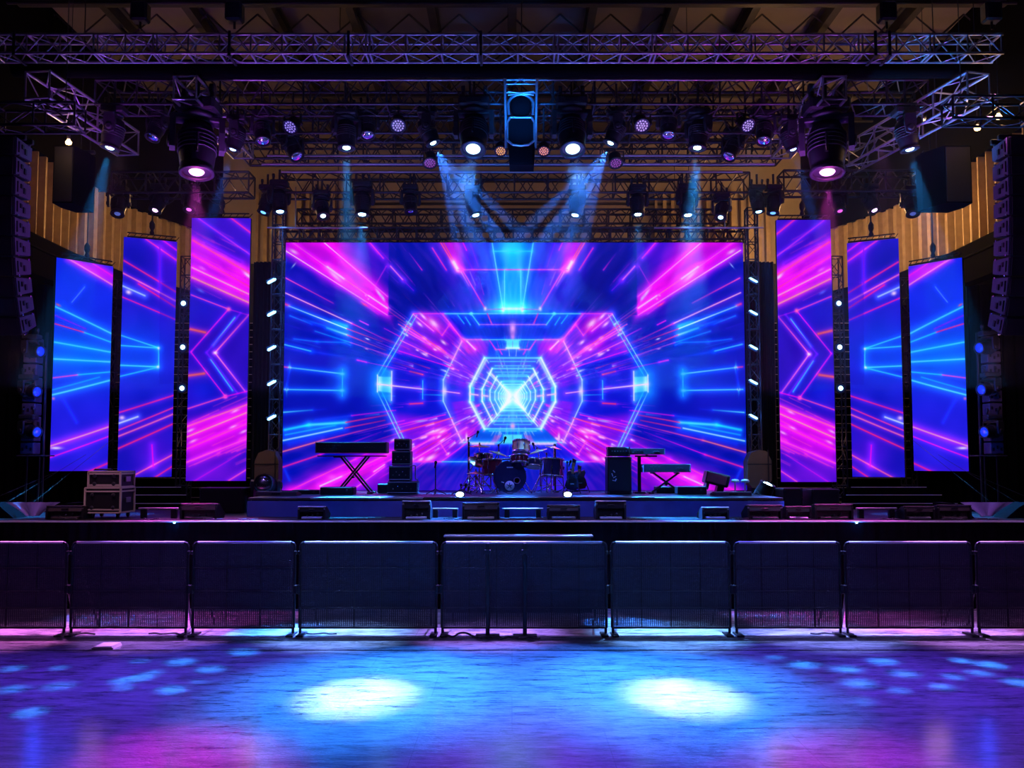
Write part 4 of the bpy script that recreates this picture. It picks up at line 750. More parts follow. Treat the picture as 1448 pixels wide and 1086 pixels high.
for k, (px0, px1, lab) in enumerate(((625, 700, 'black cable snaking between the left joint and the left post of the middle barrier'), (668, 735, 'black cable looped across the foot of the left middle post'), (695, 762, 'black cable coiled at the foot of the right middle post'))):
    cable(lab, [(X(px0 + (px1 - px0) * i / 9, 11.0), 11.02 + .07 * math.sin(i * 1.7 + k) - .04 * k, .03 + .012 * (i % 2) + (.05 if i in (3, 4) and k == 0 else 0)) for i in range(10)], .013)
for k, (px, lab) in enumerate(((236, 'short black cable end lying under the second barrier panel'), (118, 'black cable end lying by the left barrier joint'), (455, 'black cable end lying by the fourth barrier joint'), (1165, 'black cable end lying by the joint under the right side panels'))):
    cable(lab, [(X(px - 22 + 9 * i, 11.2), 11.25 + .05 * math.sin(i * 2.1 + k), .03) for i in range(6)], .01)
t = thing('cover_plate', 'small flat pale cover plate lying on the floor strip at left', 'cover', (X(157, 10.5), 10.52, .012)); put('plate', MB().prism([(-.13, 0), (.13, 0), (.11, .035), (-.09, .03)], -.12, .12, 'y'), M['card'], t); put('lip', MB().box((0.01, -.125, .008), (.25, .012, .014), bev=.003), M['steel'], t)
# ------------------------------------------------------------------ lighting fixtures
def m_base():
    return MB().box((0, 0, -.055), (.34, .24, .11), bev=.02).box((0, -.122, -.055), (.16, .01, .05), bev=.003).tube((.12, 0, 0), (.12, 0, .03), .02, 8).tube((-.12, 0, 0), (-.12, 0, .03), .02, 8)
def m_clamp():
    g = MB()
    g.box((0, 0, .05), (.04, .05, .06), bev=.01).lathe([(.034, -.02), (.042, -.02), (.042, .02), (.034, .02)], (0, 0, .105), (1, 0, 0), 12)
    return g
def m_yoke():
    g = MB().lathe([(.11, -.11), (.13, -.125), (.13, -.15), (.06, -.16)][::-1], n=18)
    g.box((0, 0, -.165), (.40, .14, .05), bev=.02)
    for s in (-1, 1):
        g.prism([(-.075, -.15), (.075, -.15), (.085, -.28), (.06, -.42), (.0, -.445), (-.06, -.42), (-.085, -.28)], s * .17, s * .215, 'x').lathe([(.05, 0), (.05, .012), (.03, .02)], (s * .215, 0, -.36), (s, 0, 0), 14)
    return g
def m_head():   # axis -Z, pivot at origin
    return MB().lathe([(.001, .19), (.07, .185), (.115, .155), (.14, .09), (.15, 0), (.148, -.10), (.135, -.20), (.128, -.235), (.138, -.238), (.14, -.275), (.118, -.278), (.112, -.255)], n=24)
def m_fins():
    g = MB()
    for k in range(5): g.lathe([(.143, .0), (.158, .004), (.158, .012), (.143, .016)], (0, 0, .05 - .035 * k), n=20)
    g.tube((.0, -.15, .02), (.0, -.15, -.15), .012, 6)
    return g
def m_lens(r=.112): return lambda: MB().lathe([(.001, -.282), (r * .5, -.279), (r * .85, -.270), (r, -.258)], n=20)
def m_par(): return MB().lathe([(.001, .13), (.09, .125), (.12, .09), (.125, -.07), (.14, -.08), (.142, -.11), (.12, -.112), (.118, -.09)], n=24)
def m_pary():
    g = MB().box((0, 0, -.04), (.34, .05, .012), bev=.003)
    for s in (-1, 1): g.box((s * .165, 0, -.14), (.012, .05, .2), bev=.003).lathe([(.03, 0), (.03, .02), (.015, .025)], (s * .17, 0, -.2), (s, 0, 0), 10)
    g.tube((0, 0, -.04), (0, 0, .04), .015, 8).box((0, 0, .05), (.05, .05, .06), bev=.01)
    return g
def m_leds():
    g = MB()
    for rad, n_ in ((0, 1), (.042, 6), (.086, 12)):
        for k in range(n_):
            a = 2 * math.pi * k / n_; g.lathe([(.001, -.108), (.0155, -.104), (.016, -.098)], (rad * math.cos(a), rad * math.sin(a), 0), n=8)
    return g
def m_parface(): return MB().lathe([(.001, -.098), (.118, -.096)], n=20)

def aim(d):
    d = Vector(d).normalized(); phi = math.atan2(-d.x, d.y); sy = math.hypot(d.x, d.y)
    if phi > math.pi / 2: phi -= math.pi; sy = -sy
    elif phi < -math.pi / 2: phi += math.pi; sy = -sy
    return d, phi, math.atan2(sy, -d.z)
def mover(label, px, py, Y, to, sc=1.0, lens=None, ls=8.0, group=None, beam=None, wide=22, blend=.25, floor=False, rod=0.0, lens_r=.112, spill=None, name='moving_head_light', dr=None):
    """moving head whose lens shows at a pixel of the photo; to = a world point it is aimed at"""
    Lw = P(px, py, Y); d, phi, al = aim(Vector(to) - Lw if dr is None else Vector(dr))
    piv = Lw - d * .27 * sc
    root = piv + Vector((0, 0, -.36 * sc if floor else .36 * sc))
    t = thing(name, label, 'stage light', root, (math.pi, 0, 0) if floor else (0, 0, 0), group, sc)
    put('base', cached('base', m_base), M['mplastic'], t)
    if not floor:
        for cs_ in (-.12, .12): put('clamp', cached('clamp', m_clamp), M['dalu'], t, loc=(cs_, 0, 0))
    if rod > 0: put('drop_rod', MB().tube((0, 0, .03), (0, 0, rod / sc), .022 / sc, 8), M['dalu'], t)
    R = Euler((math.pi, 0, 0)).to_matrix() if floor else Matrix.Identity(3)
    dl = R @ d; dl, phi, al = aim(dl)
    put('yoke', cached('yoke', m_yoke), M['mplastic'], t, rot=(0, 0, phi))
    h = put('head', cached('head', m_head), M['plastic'], t, loc=(0, 0, -.36)); h.rotation_euler = (Matrix.Rotation(phi, 3, 'Z') @ Matrix.Rotation(al, 3, 'X')).to_euler()
    put('cooling_fins', cached('cooling_fins', m_fins), M['mplastic'], h)
    put('lens', cached(('lens', lens_r), m_lens(lens_r)), glow(lens, ls) if lens else M['chrome'] if lens is None else M['plastic'], h, **({'label': 'glowing front lens'} if lens else {}))
    if beam:
        lamp('SPOT', Lw + d * .06 * sc, beam[0] * 6.5, beam[1], Lw + d * 5, wide, blend, .05, name='spot_beam', vol=9)
    if spill: lamp('POINT', Lw + d * .2, spill[0] * .3, spill[1], radius=.06, name='lens_spill', vol=14)
    return t, Lw, d
def par(label, px, py, Y, dr, sc=1.0, col=None, ls=3.0, group='round LED wash lights', rod=0.0, face=(0.02, 0.02, .03)):
    Lw = P(px, py, Y); d, phi, al = aim(dr); piv = Lw - d * .105 * sc; root = piv + Vector((0, 0, .2 * sc))
    t = thing('wash_light', label, 'stage light', root, (0, 0, 0), group, sc)
    put('yoke', cached('par_yoke', m_pary), M['steel'], t, rot=(0, 0, phi)); h = put('can', cached('par_can', m_par), M['plastic'], t, loc=(0, 0, -.2)); h.rotation_euler = (Matrix.Rotation(phi, 3, 'Z') @ Matrix.Rotation(al, 3, 'X')).to_euler()
    put('front_glass', cached('par_face', m_parface), glow(face, 1.0), h); put('led_cluster', cached('led_cluster', m_leds), glow(col, ls) if col else M['chrome'], h)
    if rod > 0: put('drop_rod', MB().tube((0, 0, .05), (0, 0, rod / sc), .018 / sc, 8), M['dalu'], t)
    return t

BW = (0.42, 0.80, 1.0); BB = (0.25, 0.55, 1.0); LP_ = (0.9, 0.25, 1.0)
G1 = 'upper row of moving head lights'; G2 = 'lower row of moving head lights'
def rod_to(py, Y, z): return 0
# upper row: (px, py, Y, aim direction, scale, lens, strength, (power, colour), cone, label)
mover('pale blue lit moving head above the leftmost panels, its beam crossing the hanging left cabinet', 155, 210, 14.6, 0, 1.15, BW, 14, G1, (2600, CYAN), 17, rod=.5, lens_r=.06, dr=(-.2, -.02, -1), spill=(10, BLUE))
mover('pale blue lit moving head above the rightmost panels, its beam crossing the hanging right cabinet', 1287, 212, 14.6, 0, 1.15, BW, 14, G1, (2600, CYAN), 17, rod=.5, lens_r=.06, dr=(.2, -.02, -1), spill=(10, BLUE))
for px, sg, nm in ((278, .06, 'left'), (1170, -.06, 'right')):
    mover(f'large moving head glowing magenta at {nm}, largest lamp on that side', px, 245, 13.9, 0, 1.95, (1.0, .42, .95), 3.2, 'two large magenta moving heads', (1100, MAG), 30, 1.0, rod=.35, lens_r=.062, dr=(sg, -.16, -1), spill=(38, MAG))
for px, sx, nm in ((329, -.28, 'left'), (1122, .28, 'right')):
    mover(f'small blue lit moving head just inside the large magenta one on the {nm}', px, 212, 14.8, 0, .95, BB, 10, G1, (2600, BLUE), 10, rod=.5, lens_r=.055, dr=(sx, 0, -1))
mover('white lit moving head with a straight-down blue beam between two unlit lamps at upper left', 490, 210, 14.8, 0, 1.1, BW, 14, G1, (5200, CYAN), 12, rod=.45, lens_r=.06, dr=(.04, -.07, -1), spill=(10, BLUE))
mover('white lit moving head with a downward blue beam at upper right', 986, 210, 14.8, 0, 1.1, BW, 16, G1, (7000, CYAN), 15, rod=.45, lens_r=.06, dr=(-.09, -.07, -1), spill=(10, BLUE))
for px, sg, nm in ((613, 1, 'left'), (863, -1, 'right')):
    t, Lw, d = mover(f'white lit moving head fanning split blue beams inward, {nm} of the centre tower', px, 203, 14.9, 0, 1.0, BW, 14, G1, None, 10, rod=.45, lens_r=.055, dr=(sg * .45, 0, -1), spill=(8, BLUE))
    dd = Vector((sg * math.sin(.5), -.10, -math.cos(.5))); gobo(lamp('SPOT', Lw + d * .12, 85000, (0.03, 0.2, 1.0), Lw + dd * 5, 40, .35, .004, name='fan_beam'), 17, .45)
for px, nm, tx in ((669, 'left', -1.43), (810, 'right', 1.60)):
    t, Lw, d = mover(f'big blue-white spotlight facing the audience just {nm} of the centre tower', px, 212, 14.4, 0, 1.55, (.55, .92, 1.0), 2.6, 'two big blue-white spotlights', None, 20, rod=.3, lens_r=.078, dr=(.02 if nm == 'right' else -.02, -.45, -1), spill=(25, BLUE))
    lamp('SPOT', Lw + d * .1, 62000, (0.45, 0.72, 1.0), (tx, 8.42, 0), 8.2, 1.0, .12, name='floor_spot', vol=.2)
    lamp('SPOT', Lw + d * .1, 52000, (0.02, 0.22, 1.0), (tx * .95, 8.8, 0), 22, 1.0, .12, name='floor_wash', vol=.1)
for px, py, Y, dx, nm in ((520, 192, 15.0, .1, 'unlit moving head right of the upper left straight-down beam'), (945, 192, 15.0, -.1, 'unlit moving head left of the downward beam at upper right'), (372, 200, 15.0, .2, 'unlit moving head behind the left magenta lamp'), (1080, 200, 15.0, -.2, 'unlit moving head behind the right magenta lamp'), (420, 222, 15.6, .5, 'unlit moving head tilted inward under the left LED wash light'), (1030, 222, 15.6, -.5, 'unlit moving head tilted inward under the right LED wash light'), (215, 195, 15.0, -.2, 'unlit moving head left of the left magenta lamp')):
    mover(nm, px, py, Y, 0, .95, None, 0, 'unlit moving heads of the upper row', rod=.35, dr=(dx, -.4, -1))
for px, py, dr, col, nm in ((410, 180, (-.3, -.8, -.8), (0.35, 0.25, 1), 'purple ringed LED wash light, leftmost of the upper row'), (563, 178, (.1, -.8, -.8), (.45, .35, 1), 'violet ringed LED wash light left of the white fanning lamp'), (908, 178, (.1, -.8, -.8), (.6, .4, 1), 'violet ringed LED wash light right of the white fanning lamp'), (1058, 178, (.3, -.8, -.8), (.55, .35, 1), 'purple ringed LED wash light, rightmost of the upper row')):
    par(nm, px, py, 14.7, dr, 1.0, col, .8, rod=.35, face=(.012, .008, .10))
for px, col, nm in ((708, (1, .45, .12), 'orange dotted LED wash light between the left big spotlight and the centre tower'), (769, (1, .35, .3), 'coral dotted LED wash light between the centre tower and the right big spotlight')):
    par(nm, px, 214, 14.8, (0, -.7, -.9), .78, col, .9, rod=.55, face=(.05, .012, .05))
for px, nm in ((608, 'left'), (871, 'right')):
    par(f'small purple wash light under the {nm} fanning lamp', px, 231, 15.4, (.1, -.6, -1), .95, (.55, .12, .8), .4, rod=.3, face=(.03, .008, .07))
# lower row
for px, py, sc, col, s, dr, be, nm in (
    (396, 300, 1.0, BB, 16, (.1, -.1, -1), (2000, BLUE, 12), 'bright royal blue moving head above the left truss tower'),
    (372, 301, .9, (.1, .35, .9), 3, (-.3, -.2, -1), None, 'dim blue moving head beside the bright one above the left truss tower'),
    (457, 306, .9, (.6, .8, 1), 3, (.25, -.5, -1), None, 'dim white-lensed moving head above the top left corner of the main screen'),
    (512, 304, 1.05, BW, 22, (.0, -.1, -1), (2200, CYAN, 24), 'dazzling blue-white moving head above the left third of the main screen'),
    (673, 305, .95, BW, 12, (.25, -.1, -1), (900, BLUE, 20), 'white lit moving head above the main screen, left of its middle'),
    (813, 305, .95, BW, 12, (-.2, -.1, -1), (900, BLUE, 20), 'white lit moving head above the main screen, right of its middle'),
    (902, 304, .95, BW, 13, (.0, -.1, -1), (900, CYAN, 24), 'white lit moving head above the right part of the main screen'),
    (973, 305, 1.0, BW, 15, (.05, -.1, -1), (1500, CYAN, 26), 'brightest white moving head above the right third of the main screen'),
    (1019, 308, .85, (.4, .7, 1), 4, (-.25, -.5, -1), None, 'dim white-lensed moving head above the top right corner of the main screen'),
    (1073, 300, .85, BB, 8, (.1, -.1, -1), (900, BLUE, 12), 'small blue lit moving head above the right truss tower'),
    (1093, 302, .9, (.1, .3, .9), 2.5, (-.1, -.1, -1), None, 'dim blue moving head above the innermost right side panel edge'),
    (219, 298, .9, (.85, .5, 1), 5, (-.2, -.4, -1), None, 'violet-dotted moving head above the left middle panel'),
    (1237, 298, .9, (.75, .5, 1), 5, (.25, -.4, -1), None, 'violet-dotted moving head above the right middle panel'),
    (267, 297, .85, (.75, .15, .8), 1.6, (-.05, -.4, -1), None, 'dim magenta moving head under the left magenta lamp'),
    (1188, 299, .85, (.75, .12, .7), 1.2, (.05, -.4, -1), None, 'dim magenta moving head under the right magenta lamp'),
    (581, 300, .9, None, 0, (.1, -.3, -1), None, 'unlit moving head between the dazzling one and the next above the main screen'),
    (166, 303, .95, (.08, .12, .5), .8, (.1, -.4, -1), None, 'unlit moving head above the gap of the two outer left panels'),
    (1291, 303, .95, (.08, .12, .5), .8, (-.1, -.4, -1), None, 'unlit moving head above the gap of the two outer right panels')):
    mover(nm, px, py, 16.9, 0, sc, col, s, G2, be[:2] if be else None, be[2] if be else 10, rod=.22, lens_r=.07 if s > 6 else .06, dr=dr, spill=(6, BLUE) if s > 9 else None, blend=.5)
# narrow gobo spots that throw the pale patches on the hall floor
rg = random.Random(3)
pat_l = [(28, 940), (30, 968), (92, 939), (93, 964), (205, 930), (208, 952), (182, 957), (225, 945), (262, 931), (305, 941), (183, 966), (250, 969), (288, 958), (55, 1000), (350, 918)]
pat_r = [(1190, 941), (1270, 947), (1206, 960), (1262, 970), (1212, 985), (1350, 929), (1338, 951), (1322, 965), (1375, 946), (1432, 959), (1240, 930), (1130, 935), (1090, 925), (1390, 935)]
for pts, src in ((pat_l, (-6.3, 13.6, 7.2)), (pat_r, (6.3, 13.6, 7.2))):
    for px, py in pts:
        Yg = F * 2.2 / (py - 650.6); tg = (X(px, Yg), Yg, 0); lamp('SPOT', src, 14000 + 24000 * rg.random(), (0.02, 0.27, 1.0), tg, 1.0 + 1.5 * rg.random(), 1.0, .09, name='gobo_spot', vol=.0)
# added spots colour the floor; the magenta pair stands in for panel reflections
for x, tx, ty, col, e, an in ((-4.9, -5.2, 7.6, (.12, .03, 1), 9000, 38), (4.9, 5.2, 7.6, (.14, .03, 1), 9000, 38), (-4.9, -2.4, 6.5, (.9, .02, .8), 9000, 11), (4.9, 2.4, 6.3, (.7, .02, .8), 8000, 12), (-.7, 0, 9.2, (.04, .16, 1), 22000, 26), (-2.2, -3.1, 9.7, (.08, .06, 1), 7000, 26), (2.2, 3.3, 9.7, (.09, .06, 1), 7000, 26), (.5, .5, 6.6, (.16, .06, 1), 9000, 20), (-4.9, -7.2, 10.8, (1, .3, .7), 2600, 14), (4.9, 7.3, 10.8, (1, .3, .7), 2600, 14)):
    lamp('SPOT', (x, 13.6, 7.3), e, col, (tx, ty, 0), an, 1.0, .15, name='floor_colour_fill', vol=.1)
for x, col, e in ((-6.2, (.9, .2, .9), 900), (-4.4, (.5, .2, 1), 1100), (-2.2, (.2, .4, 1), 1800), (-.3, (.4, .2, 1), 1100), (2.0, (.15, .4, 1), 2200), (3.9, (.25, .3, 1), 1500), (5.6, (.6, .25, 1), 1100), (7.2, (1, .2, .8), 900)):
    lamp('SPOT', (x, 12.95, 7.7), e * 13, col, (x, 11.25, 0), 16, .8, .1, name='pit_fill', vol=0)  # added fill without fixtures, brightens the floor strip behind the fence

# upright strobes on the towers beside the main screen, round blinders in the panel gaps
def strobe(label, px, py, Y, tilt):
    c = P(px, py, Y); t = thing('strobe_tube', label, 'stage light', c, (0, tilt, 0), 'strobe tubes on the screen towers', .78)
    put('housing', MB().prism([(-.045, .06), (.045, .06), (.045, -.0), (-.045, -.0)], -.12, .12, 'x').box((.15, .04, 0), (.05, .05, .05), bev=.01), M['mplastic'], t)
    g = MB(); g.lathe([(.001, -.125), (.03, -.115), (.045, -.09), (.045, .09), (.03, .115), (.001, .125)], (0, -.005, 0), (1, 0, 0), 14); put('glass_tube', g, glow((.30, .68, 1), 3.2), t, label='blue-white glowing tube')
    put('bracket', MB().tube((0.1, .05, 0), (.1 , .12, 0), .015, 6), M['steel'], t)
    lamp('POINT', c + Vector((0, -.16, 0)), 5, BLUE, radius=.05, name='strobe_light', vol=9)
for k, py in enumerate((397, 443, 492, 541, 590)):
    o_ = ['topmost', 'second from top', 'middle', 'fourth from top', 'lowest'][k]
    strobe(f'blue-white strobe tube on the left screen tower, {o_} of five', 384, py, 17.15, -.5)
    strobe(f'blue-white strobe tube on the right screen tower, {o_} of five', 1065, py, 17.15, math.pi + .5)
for k, py in enumerate((429, 491, 549)):
    o_ = ['topmost', 'middle', 'lowest'][k]
    for px, nm in ((259.5 - k, 'left'), (1186 + 1.3 * k, 'right')):
        c = P(px, py, 17.4); t = thing('round_blinder', f'round white-blue blinder in the inner gap of the {nm} side panels, {o_} of three', 'stage light', c, group='round blinders in the panel gaps')
        put('housing', MB().lathe([(.001, .14), (.09, .13), (.11, .06), (.105, 0), (.08, -.01)], (0, 0, 0), (0, 1, 0), 20), M['mplastic'], t); put('lens', MB().lathe([(.001, -.02), (.045, -.012), (.06, .0)], (0, 0, 0), (0, 1, 0), 18), glow((.5, .85, 1), 4), t)
        put('bracket', MB().box((0, .09, .11), (.05, .05, .1), bev=.01).box((0, .2, .13), (.04, .3, .04), bev=.01), M['steel'], t); lamp('POINT', c + Vector((0, -.15, 0)), 2, BLUE, radius=.05, name='blinder_light', vol=9)

# central tower of fixtures hanging behind the front truss, blue lit
Yc = 13.9; xc = X(737, Yc)
t = thing('centre_tower', 'blue-lit ladder frame hanging at the middle of the rig', 'truss tower', (xc, Yc, Z(96, Yc)))
hx = (760 - 713) / 2 / F * Yc; H_ = lambda py: Z(py, Yc) - Z(96, Yc)
for s in (-1, 1): put('side_tube', MB().tube((s * hx, 0, H_(96)), (s * (hx - .02), .3, H_(200)), .022, 8), M['alu'], t)
g = MB()
for py in (97, 116, 127, 166): g.tube((-hx, .02 + .3 * (py - 96) / 104, H_(py)), (hx, .02 + .3 * (py - 96) / 104, H_(py)), .014, 8)
for s in (-1, 1): g.tube((-s * hx * .8, .06, H_(127)), (s * hx * .8, .1, H_(131)), .012, 6); g.tube((-s * hx, .02, H_(97)), (s * hx * .4, .05, H_(116)), .008, 6)
put('rungs', g, M['alu'], t)
lamp('SPOT', (xc, 11.9, 6.4), 1700, (.01, .2, 1), (xc, 14.0, 7.8), 24, .9, .1, name='tower_fill', vol=0)  # added unseen spot in front, turns the frame's tubes blue
for k, (pt, pb, rr) in enumerate(((133, 163, .205), (166, 205, .22))):
    c = Vector((xc, Yc + .2, Z((pt + pb) / 2, Yc + .2))); hh = (pb - pt) / 2 / F * (Yc)
    q = thing('round_yoke_lamp', ['upper round lamp with a bright blue hoop in the centre tower', 'lower square-shouldered lamp with a blue lit rim in the centre tower'][k], 'stage light', c, group='lamps in the centre tower')
    if k == 0:
        g = MB(); n_ = 18
        for i in range(n_):
            a0, a1 = math.pi * i / n_ - .25 * 0, math.pi * (i + 1) / n_; g.tube((rr * math.cos(a0), 0, hh * math.sin(a0) * 1.0), (rr * math.cos(a1), 0, hh * math.sin(a1)), .028, 6)
        for s in (-1, 1): g.tube((s * rr, 0, 0), (s * rr * .95, 0, -hh), .026, 6)
        put('hoop', g, M['alu'], q); put('body', MB().lathe([(.001, -.12), (.12, -.11), (.17, -.04), (.17, .1), (.001, .16)], (0, .06, 0), (0, 1, 0), 22), M['black'], q)
    else:
        put('body', MB().prism([(-rr * .85, -hh), (rr * .85, -hh), (rr, -hh * .7), (rr, hh * .6), (rr * .8, hh), (-rr * .8, hh), (-rr, hh * .6), (-rr, -hh * .7)], -.02, .3, 'y'), M['black'], q)
        g = MB(); pts = [(-rr, .6 * hh), (-rr, -.75 * hh), (-rr * .6, -hh * 1.08), (0, -hh * 1.16), (rr * .6, -hh * 1.08), (rr, -.75 * hh), (rr, .6 * hh), (rr * .8, hh), (-rr * .8, hh), (-rr, .6 * hh)]
        for a, b_ in zip(pts[:-1], pts[1:]): g.tube((a[0], -.03, a[1]), (b_[0], -.03, b_[1]), .02, 6)
        put('rim', g, M['alu'], q)
c = P(738, 218, Yc + .3); q = thing('hanging_loudspeaker', 'plain black box loudspeaker hanging at the foot of the centre tower', 'speaker', c)
put('cabinet', MB().prism([(-.2, -.18), (.2, -.18), (.22, .2), (-.22, .2)], -.02, .34, 'y'), M['black'], q); put('suspension_cable', MB().tube((0, .25, .18), (0, .25, 11.9 - c.z), .01, 6), M['dalu'], q); put('grille', MB().box((0, -.03, 0), (.36, .02, .33), bev=.01), M['black'], q)

# ------------------------------------------------------------------ loudspeaker columns, cabinets, side stacks
for nm, sg in (('left', -1), ('right', 1)):
    xi = sg * X(1424.5, 12.75)           # inner face of the column
    xi = sg * 7.30; z = Z(194, 12.8); y = 12.75; tiltA = .0
    for k in range(10):
        h_ = .292; wd_ = 1.15; dp = .42
        t = thing('line_array_speaker', f'black line array box with a purple side plate, {["top", "second", "third", "fourth", "fifth", "sixth", "seventh", "eighth", "ninth", "bottom"][k]} of the {nm} column', 'speaker', (xi, y, z), (tiltA, 0, 0), f'line array column on the {nm}')
        ox = sg * wd_ / 2
        put('cabinet', MB().prism([(0, 0), (dp, -.03), (dp, -h_ + .04), (0, -h_ + .012)], -wd_ / 2 + .02, wd_ / 2 - .02, 'x'), M['mplastic'], t, loc=(ox, 0, 0))
        put('grille', MB().box((ox, -.012, -h_ / 2), (wd_ - .06, .02, h_ - .03), bev=.006), M['grille'], t)
        sp = MB().prism([(.01, -.015), (dp, -.04), (dp, -h_ + .05), (.01, -h_ + .022)], -.012 * 1, .012, 'x'); put('side_plate', sp, M['purcab'], t, loc=(sg * .008, 0, 0))
        g = MB(); g.box((-sg * .012, .16, -h_ * .38), (.02, .05, .07), bev=.01).box((-sg * .012, .24, -h_ * .55), (.02, .05, .09), bev=.01).tube((-sg * .01, .06, -.06), (-sg * .01, .06, -h_ + .07), .012, 6)
        put('handle_recess', g, M['plastic'], t)
        put('rigging_pin', MB().tube((-sg * .03, .33, -.03), (sg * .0, .33, -.03), .014, 8).tube((-sg * .03, .05, -h_ + .02), (0, .05, -h_ + .02), .014, 8), M['chrome'], t)
        z -= math.cos(tiltA) * (h_ + .006) ; y += math.sin(tiltA) * h_ * .8; tiltA += .004 + .010 * k
    t = thing('array_frame', f'black flying frame on top of the {nm} line array column', 'rigging frame', (xi + sg * .57, 12.95, Z(194, 12.8)), group='array flying frames')
    put('frame_bar', MB().box((0, 0, .05), (1.2, .06, .08), bev=.01), M['steel'], t); put('frame_bar', MB().box((0, .2, .05), (1.2, .06, .08), bev=.01), M['steel'], t); put('lifting_chain', MB().tube((0, .1, .08), (0, .1, .5), .015, 6), M['dalu'], t)
    lamp('SPOT', (sg * 4.5, 12.2, 5.5), 60, PUR, (xi, 13, 5.8), 50, .8, .2, name='column_light', vol=0)
# trapezoid hanging cabinets
for nm, pxs, sg in (('left', (75, 104, 123), -1), ('right', (1374, 1336, 1306), 1)):
    Y0 = 14.9; xa = X(pxs[0], Y0, 250); xb = X(pxs[1], Y0, 250); xd = X(pxs[2], 15.2, 250); zt0, zb0 = Z(206, Y0), Z(287, Y0)
    t = thing('hanging_cabinet', f'large wedge-sided black loudspeaker cabinet hanging in front of the ribbed wall at {nm}', 'speaker', (xa, Y0, zb0), group='large hanging cabinets')
    poly = [(0, 0), (xb - xa, 0), (xd - xa, .38), (xd - xa, .6), (0.12 * -sg, .6), (0, .3)]
    g = MB(); vs = [(x, y, zt0 - zb0) for x, y in poly] + [(x * .98, y, .0) for x, y in poly]; n_ = len(poly)
    g.add(vs, [tuple(range(n_)), tuple(range(n_, 2 * n_))[::-1]] + [(i, (i + 1) % n_, n_ + (i + 1) % n_, n_ + i) for i in range(n_)]); put('cabinet', g, M['black'], t)
    put('grille', MB().box(((xb - xa) / 2, -.012, (zt0 - zb0) / 2), (abs(xb - xa) - .04, .02, zt0 - zb0 - .05), bev=.008), M['grille'], t)
    put('flying_bar', MB().box(((xd - xa) / 2, .5, zt0 - zb0 + .06), (.5, .08, .06), bev=.01), M['steel'], t)
    put('suspension_cable', MB().tube(((xd - xa) / 2, .5, zt0 - zb0 + .08), ((xd - xa) / 2, .5, 11.9 - zb0), .010, 6), M['dalu'], t)
# warm house bulbs seen through the trusses
for px, py, Y, nm in ((97, 201, 14.6, 'small warm bulb glowing under the left wing truss, above the hanging cabinet'), (1412, 165, 13.6, 'small warm bulb glowing in the upper right corner, higher one'), (1382, 181, 14.4, 'small warm bulb glowing in the upper right corner, lower one'), (1308, 171, 17.5, 'faint warm bulb glowing behind the right wing truss')):
    c = P(px, py, Y); t = thing('house_bulb', nm, 'lamp', c, group='warm house bulbs'); put('bulb', MB().lathe([(.001, -.05), (.035, -.035), (.045, 0), (.02, .04), (.02, .06)], n=14, sc=(1.2, 1)), glow((1, .62, .25), 9), t); put('socket', MB().lathe([(.026, .05), (.03, .06), (.03, .12), (.001, .125)], n=12), M['steel'], t); put('flex', MB().tube((0, 0, .12), (0, 0, 11.9 - c.z), .006, 5), M['cable'], t)
    lamp('POINT', c + Vector((0, -.12, -.05)), 7, WARM, radius=.05, name='bulb_light', vol=0)
# rigging bars over the side panels
for (side, k), (x0, x1, Ya, Yb, zb_, zt2) in PANEL.items():
    o_ = names[k]; yy = (Ya + Yb) / 2; L_ = math.hypot(x1 - x0, Yb - Ya); an = math.atan2(Yb - Ya, x1 - x0)
    t = thing('panel_hanger', f'black hanging bar on top of the {o_} {side} video panel', 'rigging bar', ((x0 + x1) / 2, yy + .05, zt2 + .03), (0, 0, an), 'hanging bars of the side panels')
    g = MB().tube((-L_ * .46, 0, .0), (L_ * .46, 0, .0), .018, 6).tube((-L_ * .46, 0, .075), (L_ * .46, 0, .075), .014, 6)
    for i in range(9): g.tube((-L_ * .46 + L_ * .92 * i / 8, 0, 0), (-L_ * .46 + L_ * .92 * (i + .5) / 8, 0, .075), .008, 5)
    put('bar', g, M['steel'], t); put('hook_block', MB().lathe([(.02, .07), (.05, .1), (.03, .16), (.055, .22), (.055, .3), (.02, .36)], n=10), M['steel'], t)
    put('hanging_cable', MB().tube((0, 0, .3), (0, 0, (7.45 if k != 1 else 8.6) - zt2), .014, 6), M['dalu'], t)
